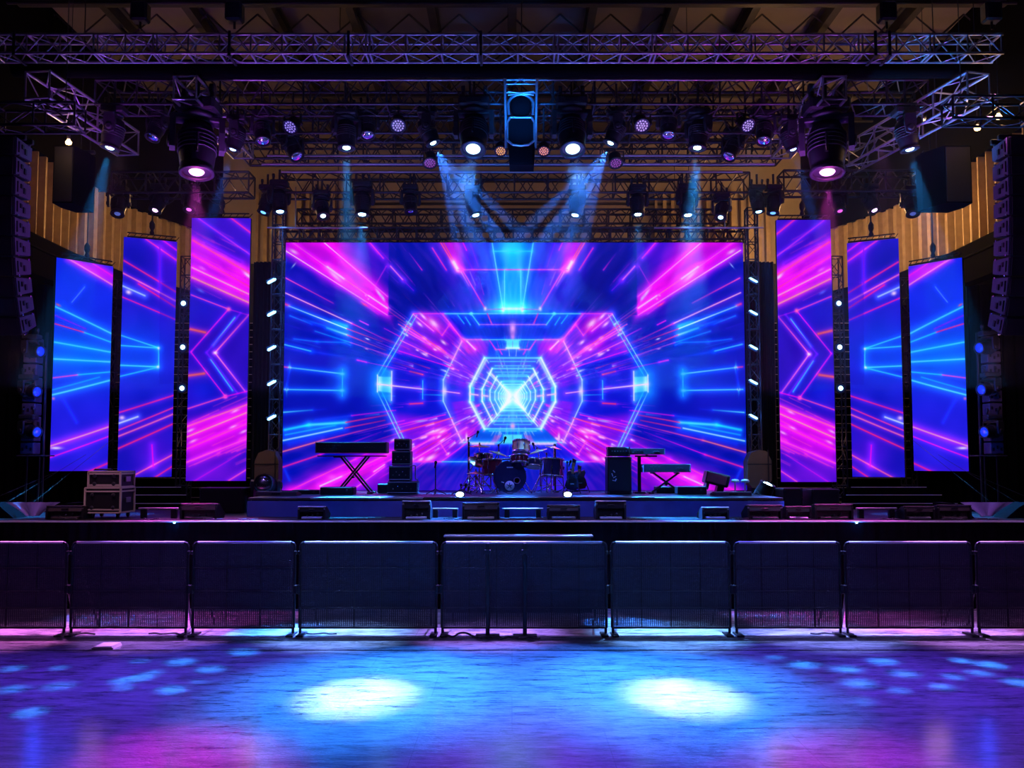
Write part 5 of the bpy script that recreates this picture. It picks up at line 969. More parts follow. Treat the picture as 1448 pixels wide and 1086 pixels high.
# low-level side stacks: amplifier boxes with blue lamps in front of the wing drapes
for nm, sg in (('left', -1), ('right', 1)):
    Yk = 15.6; xk = sg * X(1410, Yk)
    for k in range(9):
        pyt = 477 + k * 18.5; h_ = (18.0) / F * Yk; t = thing('amplifier_box', f'small grey-brown rack box with dark sockets, {["top", "second", "third", "fourth", "fifth", "sixth", "seventh", "eighth", "lowest"][k]} of the stack beside the {nm} blue lamps', 'rack box', (xk, Yk, Z(pyt + 9, Yk)), group=f'rack boxes at the {nm} stage edge')
        put('case', MB().box((0, .1, 0), (.235, .24, h_ * .92), bev=.012), M['purcab'], t)
        g = MB()
        for i in range(3): put('socket', MB().box((-.07 + .07 * i, -.022, (.02 if (i + k) % 2 else -.015)), (.035, .012, .055), bev=.006), M['plastic'], t)
    t = thing('side_stand', f'black upright frame carrying the {nm} stack of rack boxes', 'stand', (xk, Yk, SH), group='side stack frames')
    zz = Z(477 + 9 * 18.5, Yk) - SH
    for s in (-1, 1): put('leg', MB().tube((s * .11, .2, 0), (s * .11, .2, zz), .018, 8), M['steel'], t)
    put('shelf', MB().box((sg * -.1, .1, zz - .012), (.52, .3, .02), bev=.004), M['brown'], t)
    for k, (px, py) in enumerate((((52, 497), (47, 554), (47, 611)) if nm == 'left' else ((1390, 492), (1393, 551), (1397, 611)))):
        mover(f'deep blue lit lamp beside the {nm} rack boxes, {["upper", "middle", "lower"][k]} of three', px + (6 if nm == 'left' else -6), py, 15.5, 0, .8, (.004, .03, .9), 1.0, 'deep blue lamps at the stage edges', None, rod=0, lens_r=.105, dr=(-sg * 1, -.35, -.1), name='side_light')
        c = P(px + (14 if nm == 'left' else -14), py + 4, 15.4); lamp('POINT', c, 7, (.01, .06, 1), radius=.08, name='side_glow', vol=14)
    t = thing('lamp_pole', f'black pole carrying the deep blue lamps on the {nm}', 'stand', (xk - sg * .22, 15.72, SH), group='side lamp poles'); put('pole', MB().tube((0, 0, 0), (0, 0, Z(470, 15.7) - SH), .022, 8), M['steel'], t); put('base_plate', MB().box((0, 0, .015), (.4, .4, .03), bev=.005), M['steel'], t)
    lamp('POINT', (xk - sg * .3, 14.8, 3.9), 12, (.7, .35, .6), radius=.1, name='rack_fill')  # added purplish fill so the rack boxes show
    # lower guy lines
    for k in range(3):
        x_ = sg * (7.2 + .5 * k); o = put('guy_line', MB().tube((x_, 16.0, 2.6 - .3 * k), (x_ + sg * .9, 14.6, SH + .02), .003, 5), M['cable']); tag(o, f'thin dark line slanting down to the {nm} stage edge, {["uppermost", "middle", "lowest"][k]} of three', 'cable', f'slanting lines on the {nm}')
# ------------------------------------------------------------------ instruments and equipment on the riser
def pos(px, Y, z=RZ): return Vector((X(px, Y), Y, z))
def keyboard(label, pxa, pxb, pyt, pyb, Y, group='stage keyboards', tilt=0):
    w_ = (pxb - pxa) / F * Y; c = P((pxa + pxb) / 2, (pyt + pyb) / 2, Y); h_ = (pyb - pyt) / F * Y
    t = thing('stage_keyboard', label, 'keyboard', c, group=group)
    put('body', MB().prism([(-.16, -h_ / 2 + .01), (.16, -h_ / 2), (.17, -h_ * .05), (.02, h_ / 2), (-.16, h_ * .42)], -w_ / 2, w_ / 2, 'x'), M['plastic'], t)
    put('end_cheek', MB().box((-w_ / 2 - .008, .0, 0), (.018, .33, h_ * .95), bev=.006), M['purcab'], t); put('end_cheek', MB().box((w_ / 2 + .008, .0, 0), (.018, .33, h_ * .95), bev=.006), M['purcab'], t)
    g = MB(); n_ = int(w_ / .0235 * .86)
    for i in range(n_): g.box((-w_ * .43 + w_ * .86 * (i + .5) / n_, .19, h_ * .12), (.0215, .13, .015))
    kk = put('keybed', g, M['keysw'], t)
    g = MB()
    for i in range(n_):
        if i % 7 in (0, 1, 3, 4, 5): g.box((-w_ * .43 + w_ * .86 * (i + 1) / n_, .165, h_ * .12 + .014), (.011, .08, .014))
    put('black_keys', g, M['plastic'], kk)
    g = MB()
    for i in range(9): g.box((-w_ * .38 + i * w_ * .028, -.165, h_ * .18 if i % 3 else -h_ * .1), (.018, .01, .009))
    for i in range(5): g.box((w_ * .2 + i * w_ * .035, -.165, h_ * .05 * (i % 2)), (.024, .01, .008))
    put('rear_sockets', g, M['brown'], t)
    return t
def x_stand(label, px, pyt, Y, spread, group='keyboard stands', two=False):
    c = pos(px, Y); zt3 = Z(pyt, Y) - RZ; t = thing('keyboard_stand', label, 'stand', c, group=group)
    for s in (-1, 1):
        for yo in ((-.03, .3) if two else (-.03,)):
            put('leg', MB().tube((s * spread, yo + .02 * s, 0.02), (-s * spread * .8, yo + .02 * s, zt3), .018, 8), M['steel'], t)
            put('foot', MB().box((s * spread, yo + .02 * s, .015), (.1, .08, .03), bev=.008), M['plastic'], t)
    for s in (-1, 1):
        put('support_arm', MB().box((s * spread * .8, .1, zt3), (.05, .34, .025), bev=.006), M['steel'], t)
        put('floor_bar', MB().tube((s * spread, -.16, .02), (s * spread, .42, .02), .016, 8), M['steel'], t)
    put('pivot_bolt', MB().tube((0, -.07, zt3 * .45), (0, .06, zt3 * .45), .026, 12), M['chrome'], t)
keyboard('long black keyboard on a crossed stand at the left of the riser', 450, 547, 625, 641, 15.9)
x_stand('crossed black stand with two pairs of legs under the left keyboard', 500, 645, 15.9, .30, two=True)
t = thing('keyboard_tray', 'thin black tray under the left keyboard', 'tray', P(498, 644, 15.9)); put('tray', MB().box((0, 0.02, -.012), (1.2, .3, .02), bev=.005), M['steel'], t); put('cable_clip', MB().box((-.25, 0, -.03), (.16, .08, .02), bev=.004), M['plastic'], t)
keyboard('upper black keyboard reaching over the right loudspeaker cabinet', 888, 937, 634, 643, 16.0)
keyboard('lower black keyboard on a crossed stand right of the big cabinet', 909, 973, 656, 668, 15.9)
x_stand('small crossed black stand under the lower right keyboard', 941, 669, 15.9, .27)
t = thing('column_stand', 'black upright column stand holding the upper right keyboard', 'stand', pos(904, 16.0)); put('column', MB().box((0, .02, (Z(645, 16) - RZ) / 2), (.06, .06, Z(645, 16) - RZ), bev=.01), M['steel'], t); put('base', MB().box((0, .05, .015), (.2, .3, .03), bev=.008), M['steel'], t); put('arm', MB().box((.12, -.0, Z(645, 16) - RZ), (.4, .04, .03), bev=.006), M['steel'], t); put('strut', MB().tube((0.02, 0, .75), (.2, 0, Z(646, 16) - RZ), .012, 6), M['steel'], t)
# amplifiers and boxes
def cab(label, pxa, pxb, pyt, pyb, Y, d_=.4, cat='speaker', group=None, base=None, name='guitar_cabinet', m='case', knobs=False, gr=True, bolts=True, rot=0):
    w_ = (pxb - pxa) / F * Y; z1 = Z(pyt, Y); z0 = Z(pyb, Y) if base is None else base; h_ = z1 - z0
    t = thing(name, label, cat, (X((pxa + pxb) / 2, Y), Y, z0), (0, 0, rot), group)
    put('cabinet', MB().box((0, d_ / 2, h_ / 2), (w_, d_, h_), bev=.018), M[m], t)
    if gr: put('front_grille', MB().box((0, -.004, h_ / 2), (w_ * .86, .015, h_ * .84), bev=.005), M['grille'], t)
    if bolts:
        for sx in (-1, 1):
            for sz_ in (0, 1): put('corner_guard', MB().box((sx * (w_ / 2 - .018), d_ / 2, .02 + sz_ * (h_ - .04)), (.045, d_ + .015, .045), bev=.012), M['dalu'], t)
    if knobs:
        g = MB()
        for i in range(6): g.lathe([(.011, 0), (.01, .016), (.001, .017)], (-w_ * .32 + w_ * .64 * i / 5, -.012, h_ * .55), (0, -1, 0), 8)
        put('knob', g, M['chrome'], t)
    return t
cab('tall black bass cabinet standing on the riser right of the drums', 859, 893, 646, 701, 15.7, .42, base=RZ, m='case')
z1 = Z(645.5, 15.7)
cab('black amplifier head on top of the tall bass cabinet', 860, 891, 632, 645, 15.7, .3, 'amplifier', base=z1 + .004, name='bass_amplifier', knobs=True, gr=False)
g = MB()
for a, b_, r_ in (((-.13, -.02, .36), (.0, -.02, .36), 0), ((-.12, -.02, .30), (-.07, -.02, .24), 0), ((-.09, -.02, .2), (-.0, -.02, .16), 0), ((-.02, -.02, .34), (.01, -.02, .28), 0)): pass
# chalky tape marks on the cabinet
ob = [o for o in C.objects if o.get('label', '').startswith('tall black bass')][0]
g = MB().box((-.10, -.013, .40), (.05, .004, .018), (0, .8, 0)).box((-.13, -.013, .34), (.014, .004, .06), (0, -.3, 0)).box((-.09, -.013, .30), (.06, .004, .012), (0, -.5, 0)).box((-.07, -.013, .25), (.02, .004, .05), (0, .5, 0)).box((-.11, -.013, .24), (.04, .004, .012), (0, .2, 0))
put('tape_mark', g, M['white'], ob, label='white chalky tape marks')
# stack of rack units left of the drums
zz = RZ
rk = [('lowest and widest', 548, 590, 704, 686, 'rack_case'), ('second from below', 550, 580, 686, 664, 'rack_case'), ('third from below', 554, 580, 664, 643, 'amplifier'), ('topmost', 557, 579, 643, 626, 'amplifier')]
for nm, a, b_, pb_, pt_, nn in rk:
    h_ = (pb_ - pt_) / F * 15.8 - .004
    t = thing(nn, f'black rack unit of the stack left of the drums, {nm}', 'rack unit', (X((a + b_) / 2, 15.8), 15.8, zz), group='rack unit stack left of the drums'); w_ = (b_ - a) / F * 15.8
    put('case', MB().box((0, .2, h_ / 2), (w_, .4, h_), bev=.014), M['case'], t)
    g = MB().tube((w_ / 2 + .0, .02, h_ * .15), (w_ / 2 + .0, .02, h_ * .85), .012, 6).tube((-w_ / 2, .0, h_ * .1), (w_ / 2, 0, h_ * .1), .008, 6).tube((-w_ / 2, .0, h_ * .92), (w_ / 2, 0, h_ * .92), .008, 6); put('edge_rail', g, M['alu'], t)
    g = MB()
    for i in range(5): g.lathe([(.012, 0), (.01, .014), (.001, .015)], (-w_ * .3 + w_ * .6 * i / 4, -.005, h_ * (.4 + .2 * (i % 2))), (0, -1, 0), 8)
    put('knob', g, M['chrome'], t); put('face_panel', MB().box((0, -.002, h_ * .5), (w_ * .84, .008, h_ * .66), bev=.003), M['plastic'], t)
    zz += h_ + .004
t = thing('side_rail', 'thin blue-lit rail frame standing right of the rack unit stack', 'frame', (X(587, 15.9), 15.95, RZ)); g = MB()
for a, b_ in (((-.07, 0, 0), (-.07, 0, .5)), ((.04, 0, 0), (.04, 0, .26)), ((-.07, 0, .5), (-.0, 0, .5)), ((0, 0, .5), (0, 0, .27)), ((-.0, 0, .26), (.04, 0, .26))): g.tube(a, b_, .01, 6)
put('rail', g, M['alu'], t); put('foot', MB().box((-.01, 0, .01), (.16, .2, .02)), M['steel'], t)
# low boxes on the riser
lowbox = [(453, 500, 689, 'black low box between the feet of the left keyboard stand', 15.4, 'box'), (362, 420, 695, 'grey-brown low monitor at the far left of the riser', 14.9, 'monitor'), (958, 999, 688, 'black low box right of the small crossed stand', 15.5, 'box'), (928, 958, 688, 'black low box behind the small crossed stand', 16.1, 'box'), (1010, 1062, 696, 'dark brown low monitor at the right end of the riser', 14.9, 'monitor'), (412, 452, 694, 'small black box beside the grey-brown monitor', 15.7, 'box'), (534, 556, 684, 'flat black case leaning by the rack unit stack', 16.2, 'box')]
for a, b_, pt_, nm, Y, kd in lowbox:
    w_ = (b_ - a) / F * Y; h_ = Z(pt_, Y) - RZ; h_ = max(h_, .07); t = thing('floor_monitor' if kd == 'monitor' else 'low_box', nm, 'speaker' if kd == 'monitor' else 'box', (X((a + b_) / 2, Y), Y, RZ), group='low boxes on the riser')
    if kd == 'monitor': put('cabinet', MB().prism([(0, 0), (.34, 0), (.34, h_ * .45), (.1, h_), (.0, h_ * .92)], -w_ / 2, w_ / 2, 'x'), M['brown'], t); put('handle', MB().box((0, -.006, h_ * .5), (.14, .012, .025), bev=.004), M['plastic'], t)
    else: put('case', MB().box((0, .16, h_ / 2), (w_, .32, h_), bev=.012), M['plastic'], t); put('latch', MB().box((w_ * .3, -.004, h_ * .6), (.03, .01, .04), bev=.002), M['dalu'], t)
# tilted wedge with red grille at right
t = thing('tilted_monitor', 'tilted black wedge monitor with a dim red grille propped at the right of the riser', 'speaker', pos(1012, 15.6, RZ + .13), (0, .24, 0)); put('cabinet', MB().box((0, .14, .14), (.42, .3, .22), bev=.02), M['plastic'], t); put('grille', MB().box((-.02, -.014, .145), (.34, .012, .16), bev=.004), mat('red_grille', (.25, .02, .05), .5), t); put('prop_foot', MB().box((.1, .15, -.05), (.12, .2, .16), bev=.01), M['plastic'], t); put('prop_foot', MB().box((-.14, .15, -.02), (.06, .2, .12), bev=.01), M['plastic'], t)
# blue-lit folding stand table and lamp at the far right
t = thing('blue_stand', 'small blue-lit stand with round tops beside the tilted monitor', 'stand', pos(1046, 16.0)); 
for k, s in enumerate((-.09, .09)): put('leg', MB().tube((s, 0, 0), (s, 0, .2), .014, 6), M['alu'], t); put('round_top', MB().lathe([(.07, 0), (.08, .02), (.06, .05), (.001, .06)], (s, 0, .2), n=14), M['alu'], t)
lamp('POINT', P(1046, 660, 15.5), 6, (.1, .4, 1), radius=.05, name='small_blue', vol=0)

# drum kit
DY = 15.55; DX = X(721, DY); DZ = RZ
def legs(t, r, h, n=3, m='chrome'):
    for k in range(n):
        a = 2 * math.pi * k / n + .5; put('leg', MB().tube((r * math.cos(a) * .3, r * math.sin(a) * .3, h), (r * math.cos(a), r * math.sin(a), .01), .009, 6).lathe([(.012, 0), (.014, .01), (.012, .025)], (r * math.cos(a), r * math.sin(a), 0), n=8), M[m], t)
def drum(name, label, loc, axis, r, d_, m, group=None, hoop='chrome', skin='white', lugs=8, parent=None, kick=False):
    t = thing(name, label, 'drum', loc, group=group) if parent is None else parent
    ax = Vector(axis).normalized(); q = ax.to_track_quat('Z', 'Y')
    sh = put('shell', MB().lathe([(r, 0), (r, d_)], (0, 0, 0), ax, 32), M[m], t, loc=(0, 0, 0) if parent is None else loc)
    for z in (0, d_ - .022): put('hoop', MB().lathe([(r - .004, z - .006), (r + .012, z - .006), (r + .014, z + .024), (r + .002, z + .024)], (0, 0, 0), ax, 32), M[hoop], sh)
    put('drum_skin', MB().lathe([(.001, d_ + .002), (r - .002, d_)], (0, 0, 0), ax, 32), M[skin], sh); put('resonant_skin', MB().lathe([(.001, -.003), (r - .002, 0)], (0, 0, 0), ax, 32), M[skin], sh)
    g = MB()
    for k in range(lugs):
        a = 2 * math.pi * (k + .5) / lugs; v = q @ Vector((math.cos(a) * (r + .014), math.sin(a) * (r + .014), 0)); g.tube(v + ax * .01, v + ax * (d_ - .01), .005, 5); g.lathe([(.012, -.03), (.014, 0), (.012, .03)], v + ax * d_ * .5, ax, 6)
    put('lugs', g, M['chrome'], sh)
    return t, sh
BR = .278
t, sh = drum('bass_drum', 'large bass drum with a black front skin facing the hall, centre of the drum kit', (DX, DY, DZ + BR + .03), (0, 1, 0), BR, .42, 'dshell', hoop='dshell', skin='head', lugs=10)
# front skin print: a small word block, a round pale seal with a dark figure, a pink ring
f = -.012
g = MB()
for i in range(5): g.box((-.045 + .0225 * i, f, .165), (.016, .003, .02), bev=.0)
put('maker_print', g, M['white'], t, label='small pale lettering blocks')
put('round_seal', MB().lathe([(.001, 0), (.085, .0), (.085, .004), (.001, .004)], (-.005, f, -.155), (0, -1, 0), 28), M['white'], t, label='round pale seal')
g = MB()
for k in range(5):
    a = 2 * math.pi * k / 5 + .3; g.box((-.005 + .03 * math.cos(a), f - .006, -.155 + .03 * math.sin(a)), (.045, .002, .012), (0, -a, 0))
put('seal_figure', g, M['plastic'], t, label='dark star-shaped mark')
put('pink_ring', MB().lathe([(.048, 0), (.058, 0), (.058, .004), (.048, .004), (.048, 0)], (.125, f, -.065), (0, -1, 0), 28), M['pink'], t, label='thin pink ring')
put('side_mark', MB().box((-.125, f, -.095), (.05, .002, .014), (0, .3, 0)), M['white'], t)
for s in (-1, 1): put('spur', MB().tube((s * .2, .1, -.16), (s * .34, .0, -BR - .02), .01, 6), M['chrome'], t)
put('lower_hoop_clamp', MB().box((0, -.02, -BR - .012), (.1, .06, .03), bev=.006), M['chrome'], t)
q = put('tom_mount', MB().tube((0.02, .2, BR - .02), (.02, .2, BR + .1), .014, 8).tube((-.04, .2, BR + .08), (.1, .2, BR + .08), .011, 8), M['chrome'], t)
zt4 = DZ + 2 * BR + .08
drum('rack_tom', 'amber-and-violet rack tom tilted above the bass drum', (DX + .20, DY + .28, zt4 + .09), (0.02, .35, 1), .15, .22, 'wood', 'tom drums')
drum('rack_tom', 'smaller brown rack tom close above the bass drum rim', (DX + .17, DY + .05, zt4 - .10), (0.0, .25, 1), .145, .15, 'shell', 'tom drums')
drum('rack_tom', 'dark rack tom mounted over the right side of the bass drum', (DX + .42, DY + .12, zt4 - .16), (0.1, .3, 1), .13, .14, 'dshell', 'tom drums')
t, sh = drum('floor_tom', 'dark floor tom on chrome legs at the right of the drum kit', (X(781, DY + .2), DY + .35, DZ + .3), (.05, .1, 1), .19, .33, 'dshell', 'tom drums')
for k in range(3):
    a = 2.1 * k + .4; put('leg', MB().tube((.2 * math.cos(a), .2 * math.sin(a), .2), (.24 * math.cos(a), .24 * math.sin(a), -.29), .009, 6), M['chrome'], t)
t, sh = drum('floor_tom', 'red-brown floor tom at the left of the bass drum', (X(696, DY + .3), DY + .45, DZ + .32), (0, .05, 1), .17, .3, 'shell', 'tom drums')
for k in range(3):
    a = 2.1 * k + .9; put('leg', MB().tube((.18 * math.cos(a), .18 * math.sin(a), .2), (.21 * math.cos(a), .21 * math.sin(a), -.31), .009, 6), M['chrome'], t)
t, sh = drum('snare_drum', 'chrome snare drum on a basket stand behind the left floor tom', (X(683, DY + .6), DY + .85, DZ + .58), (0, .1, 1), .165, .14, 'chrome', None)
put('snare_stand', MB().tube((0, 0, 0), (0, 0, -.4), .014, 8).tube((0, 0, -.35), (.22, .1, -.57), .009, 6).tube((0, 0, -.35), (-.2, .12, -.57), .009, 6).tube((0, 0, -.35), (0, -.22, -.57), .009, 6), M['chrome'], t)
def cymbal_stand(label, px, Y, pyc, r, tilt, boom=None, group='cymbal stands', cym=True, name='cymbal_stand'):
    b0 = pos(px, Y); h = Z(pyc, Y) - DZ; t = thing(name, label, 'cymbal stand' if cym else 'stand', b0, group=group)
    ax = boom or 0.0
    put('pole', MB().tube((0, 0, .12), (0, 0, h * .72), .013, 8).tube((0, 0, h * .68), (ax, 0, h), .009, 8), M['chrome'], t)
    g = MB()
    for zq in (.3, h * .45, h * .7): g.lathe([(.018, -.02), (.022, 0), (.018, .02)], (0, 0, zq), n=8); g.tube((0, 0, zq), (.045, 0, zq), .006, 5)
    put('wing_nut', g, M['chrome'], t)
    for k in range(3):
        a = 2 * math.pi * k / 3 + .3 + px; put('leg', MB().tube((0, 0, .34), (.26 * math.cos(a), .26 * math.sin(a), .012), .009, 6).tube((0, 0, .14), (.15 * math.cos(a), .15 * math.sin(a), .13), .006, 5).lathe([(.016, 0), (.018, .012), (.014, .03)], (.26 * math.cos(a), .26 * math.sin(a), 0), n=8), M['chrome'], t)
    if cym:
        c = put('cymbal', MB().lathe([(.012, .022), (.03, .018), (.04, .004), (r * .7, -.008), (r, -.02), (r, -.023), (r * .7, -.012), (.04, 0)], n=36), M['brass'], t, loc=(ax, 0, h), rot=tilt)
        put('felt_nut', MB().lathe([(.012, .02), (.014, .04), (.005, .06)], n=8), M['plastic'], c)
    return t
cymbal_stand('boom cymbal stand with a flat cymbal catching pink light, left of the kit', 678, 16.4, 630, .2, (.08, .02, 0), .0)
cymbal_stand('tall cymbal stand at the far left of the kit with a steeply tilted cymbal', 664, 16.2, 652, .16, (.5, .5, 0), .12)
cymbal_stand('cymbal stand beside the left floor tom, cymbal tilted toward the bass drum', 694, 16.1, 640, .18, (.06, .3, 0), .14)
cymbal_stand('cymbal stand right of the rack toms with a tilted cymbal', 764, 16.2, 637, .18, (.08, -.3, 0), -.05)
cymbal_stand('tallest cymbal stand behind the dark floor tom', 783, 16.5, 632, .16, (.08, .2, 0), .0)
cymbal_stand('hi-hat stand with paired cymbals at the left of the kit', 673, 15.9, 668, .17, (.05, 0, 0), .0, name='hi_hat_stand')
t = thing('drum_rack', 'dark upright drum rack frame standing around the kit', 'rack', pos(729, 16.6)); 
for s_, px in ((-1, 663), (1, 785)):
    xx = X(px, 16.6) - X(729, 16.6); put('post', MB().tube((xx, 0, 0), (xx, 0, Z(625 if s_ < 0 else 628, 16.6) - DZ), .018, 8), M['steel'], t)
    put('foot', MB().box((xx, 0, .015), (.12, .3, .03), bev=.008), M['steel'], t)
put('crossbar', MB().tube((X(663, 16.6) - X(729, 16.6), 0, .62), (X(785, 16.6) - X(729, 16.6), 0, .62), .018, 8), M['steel'], t)
t = thing('drum_stool', 'round black drum stool behind the bass drum', 'stool', pos(735, 16.7)); put('seat', MB().lathe([(.17, 0), (.18, .04), (.16, .09), (.001, .1)], (0, 0, .46), n=24), M['plastic'], t); put('post', MB().tube((0, 0, .2), (0, 0, .47), .018, 8), M['chrome'], t)
legs(t, .24, .25)
t = thing('kick_pedal', 'chrome kick pedal behind the bass drum', 'pedal', (DX, DY + .46, DZ)); put('footboard', MB().box((0, .12, .03), (.09, .28, .012), (.12, 0, 0), bev=.004), M['chrome'], t); put('beater', MB().tube((0, 0, .02), (0, -.02, .22), .006, 6).lathe([(.001, -.03), (.025, -.02), (.025, .02), (.001, .03)], (0, -.02, .23), n=12), M['chrome'], t)
def mic_stand(label, px, Y, pyt, pym=None, boom=(0, 0), group='microphone stands', low=False):
    b0 = pos(px, Y); h = Z(pyt, Y) - RZ; t = thing('microphone_stand', label, 'microphone stand', b0, group=group)
    put('pole', MB().tube((0, 0, .02), (0, 0, h), .010, 8), M['steel'], t)
    for k in range(3):
        a = 2.09 * k + .5; put('leg', MB().tube((0, 0, .1), (.2 * math.cos(a), .2 * math.sin(a), .012), .008, 6), M['steel'], t)
    e = Vector((boom[0], 0, h + boom[1])); put('boom_arm', MB().tube((0, 0, h - .02), e, .007, 6).lathe([(.018, -.02), (.02, 0), (.016, .02)], (0, 0, h - .02), n=8), M['steel'], t)
    mc_ = put('microphone', MB().lathe([(.011, -.13), (.014, -.02), (.024, .0), (.026, .03), (.018, .05), (.001, .058)], n=12), M['plastic'], t, loc=e, rot=(.9, .3 if boom[0] >= 0 else -.3, 0))
    return t
mic_stand('plain straight microphone stand between the rack units and the drums', 616, 15.3, 655, boom=(0, .0))
mic_stand('short boom microphone stand in front of the drum kit at its left', 705, 16.3, 628, boom=(.12, .1))
mic_stand('boom microphone stand reaching over the drums from the right', 773, 16.6, 640, boom=(-.25, .15))
mic_stand('overhead microphone stand at the left of the cymbals', 662, 16.8, 618, boom=(.18, .08))
mic_stand('microphone stand with a lit round capsule right of the drums', 802, 16.6, 652, boom=(.06, -.02))
mic_stand('small microphone stand beside the left side of the kit floor', 652, 15.2, 684, boom=(.08, -.03))
# guitars on stands
def guitar(label, px, Y, pyt, tilt, col):
    b0 = pos(px, Y); h = Z(pyt, Y) - RZ; t = thing('electric_guitar', label, 'guitar', b0 + Vector((0, 0, .07)), (.16, tilt, 0), 'guitars on stands')
    pl = [(0, .0), (.10, .01), (.15, .08), (.13, .17), (.10, .22), (.14, .30), (.12, .35), (.05, .33), (0, .31), (-.05, .35), (-.11, .33), (-.13, .28), (-.09, .22), (-.13, .15), (-.15, .08), (-.1, .01)]
    put('body', MB().prism([(x * .82, z) for x, z in pl], -.02, .022, 'y'), M[col], t)
    put('neck', MB().box((0, -.025, (h + .25) / 2), (.045, .02, h - .35), bev=.006), M['wood'], t); put('headstock', MB().prism([(-.03, h - .12), (.03, h - .12), (.05, h), (-.02, h + .03)], -.03, -.01, 'y'), M[col], t)
    put('bridge', MB().box((0, -.03, .12), (.07, .012, .02)), M['chrome'], t); put('pickup', MB().box((0, -.028, .2), (.08, .012, .025)), M['plastic'], t); put('pickguard', MB().prism([(-.08, .1), (.07, .09), (.08, .2), (-.05, .28)], -.026, -.022, 'y'), M['plastic'], t)
    s_ = thing('guitar_stand', 'small black guitar stand under the ' + label.split(' on ')[0], 'stand', b0 + Vector((0, .06, 0)), group='guitar stands')
    for k in (-1, 1): put('leg', MB().tube((0, .1, .45), (k * .16, -.1, .01), .009, 6), M['steel'], s_)
    put('rear_leg', MB().tube((0, .1, .45), (0, .25, .01), .009, 6), M['steel'], s_); put('cradle', MB().tube((-.12, -.14, .05), (.12, -.14, .05), .012, 6), M['steel'], s_)
guitar('dark electric guitar on a stand right of the drums', 808, 15.7, 655, .06, 'dshell')
guitar('second slim electric guitar on a stand by the bass cabinet', 821, 16.3, 664, -.1, 'shell')
# floor lamps on the riser edge
for px, py, nm, s_ in ((650, 700.5, 'dazzling small floor lamp on the riser edge left of the drums', 16), (803, 700.5, 'flat small floor lamp on the riser edge right of the drums', 9)):
    c = P(px, py, 14.35); t = thing('floor_lamp', nm, 'stage light', (c.x, 14.4, RZ), group='small lamps on the riser edge')
    hh = max(.03, c.z - RZ + .03); put('housing', MB().box((0, .06, .045), (.15, .12, .09), bev=.015), M['plastic'], t); put('lens', MB().lathe([(.001, 0), (.035, .004), (.048, .015)], (0, -.02, .045), (0, 1, 0), 16, (1.3, .8)), glow((.6, .85, 1), s_), t)
    lamp('SPOT', Vector((c.x, 14.3, RZ + .05)), 60, BLUE, (c.x, 8, 1.0), 120, 1, .03, name='floor_lamp_light')
for px, nm in ((247, 'left'), (1211, 'right')):
    c = P(px, 738.5, 13.15); t = thing('edge_marker_light', f'tiny blue-white marker light on the stage front edge at {nm}', 'light', c, group='edge marker lights')
    put('housing', MB().lathe([(.03, .04), (.03, 0), (.02, -.012)], (0, 0, 0), (0, 1, 0), 12), M['steel'], t); put('lens', MB().lathe([(.001, -.02), (.022, -.01)], (0, 0, 0), (0, 1, 0), 12), glow((.3, .6, 1), 12), t); lamp('POINT', c + Vector((0, -.08, -.02)), 1.6, BLUE, radius=.02, name='marker_glow')
# big floor movers at the riser ends
mover('bright blue-white moving head standing on the floor at the right end of the riser', 1086, 684, 15.6, 0, 1.0, BW, 20, 'moving heads standing on the stage', (700, CYAN), 24, floor=True, lens_r=.085, dr=(.4, -.3, 1.0), spill=(10, BLUE))
mover('unlit moving head with a glassy round lens standing at the left end of the riser', 372, 684, 15.4, 0, 1.2, None, 0, 'moving heads standing on the stage', floor=True, lens_r=.118, dr=(.1, -1, .12))
# beige covered shapes by the towers
for px, nm, Y in ((377, 'left', 16.9), (1074, 'right', 16.9)):
    w_ = 34 / F * Y; h_ = Z(634, Y) - Z(688, Y); z0 = Z(690, Y)
    t = thing('covered_drum_case', f'dull beige covered hump strapped upright beside the {nm} screen tower', 'cover', (X(px, Y), Y, z0), group='beige covered humps')
    pl = [(-w_ * .3, 0), (w_ * .3, 0), (w_ / 2, h_ * .2), (w_ / 2, h_ * .72), (w_ * .3, h_ * .96), (0, h_), (-w_ * .34, h_ * .92), (-w_ / 2, h_ * .7), (-w_ / 2, h_ * .15)]
    put('cover', MB().prism(pl, 0, .3, 'y'), M['beige'], t); put('strap', MB().box((0, -.01, h_ * .62), (w_ * 1.04, .02, .025)).box((w_ * .36, -.01, h_ * .5), (.02, .02, h_)), M['steel'], t)
    put('stand_foot', MB().box((0, .15, -(z0 - SH) / 2), (w_ * .7, .3, z0 - SH)), M['drape'], t)
    lamp('POINT', (X(px, Y), Y - .8, z0 + .9), 5, WARM, radius=.1, name='hump_light', vol=0)  # warm point in front of the hump, no fixture modelled
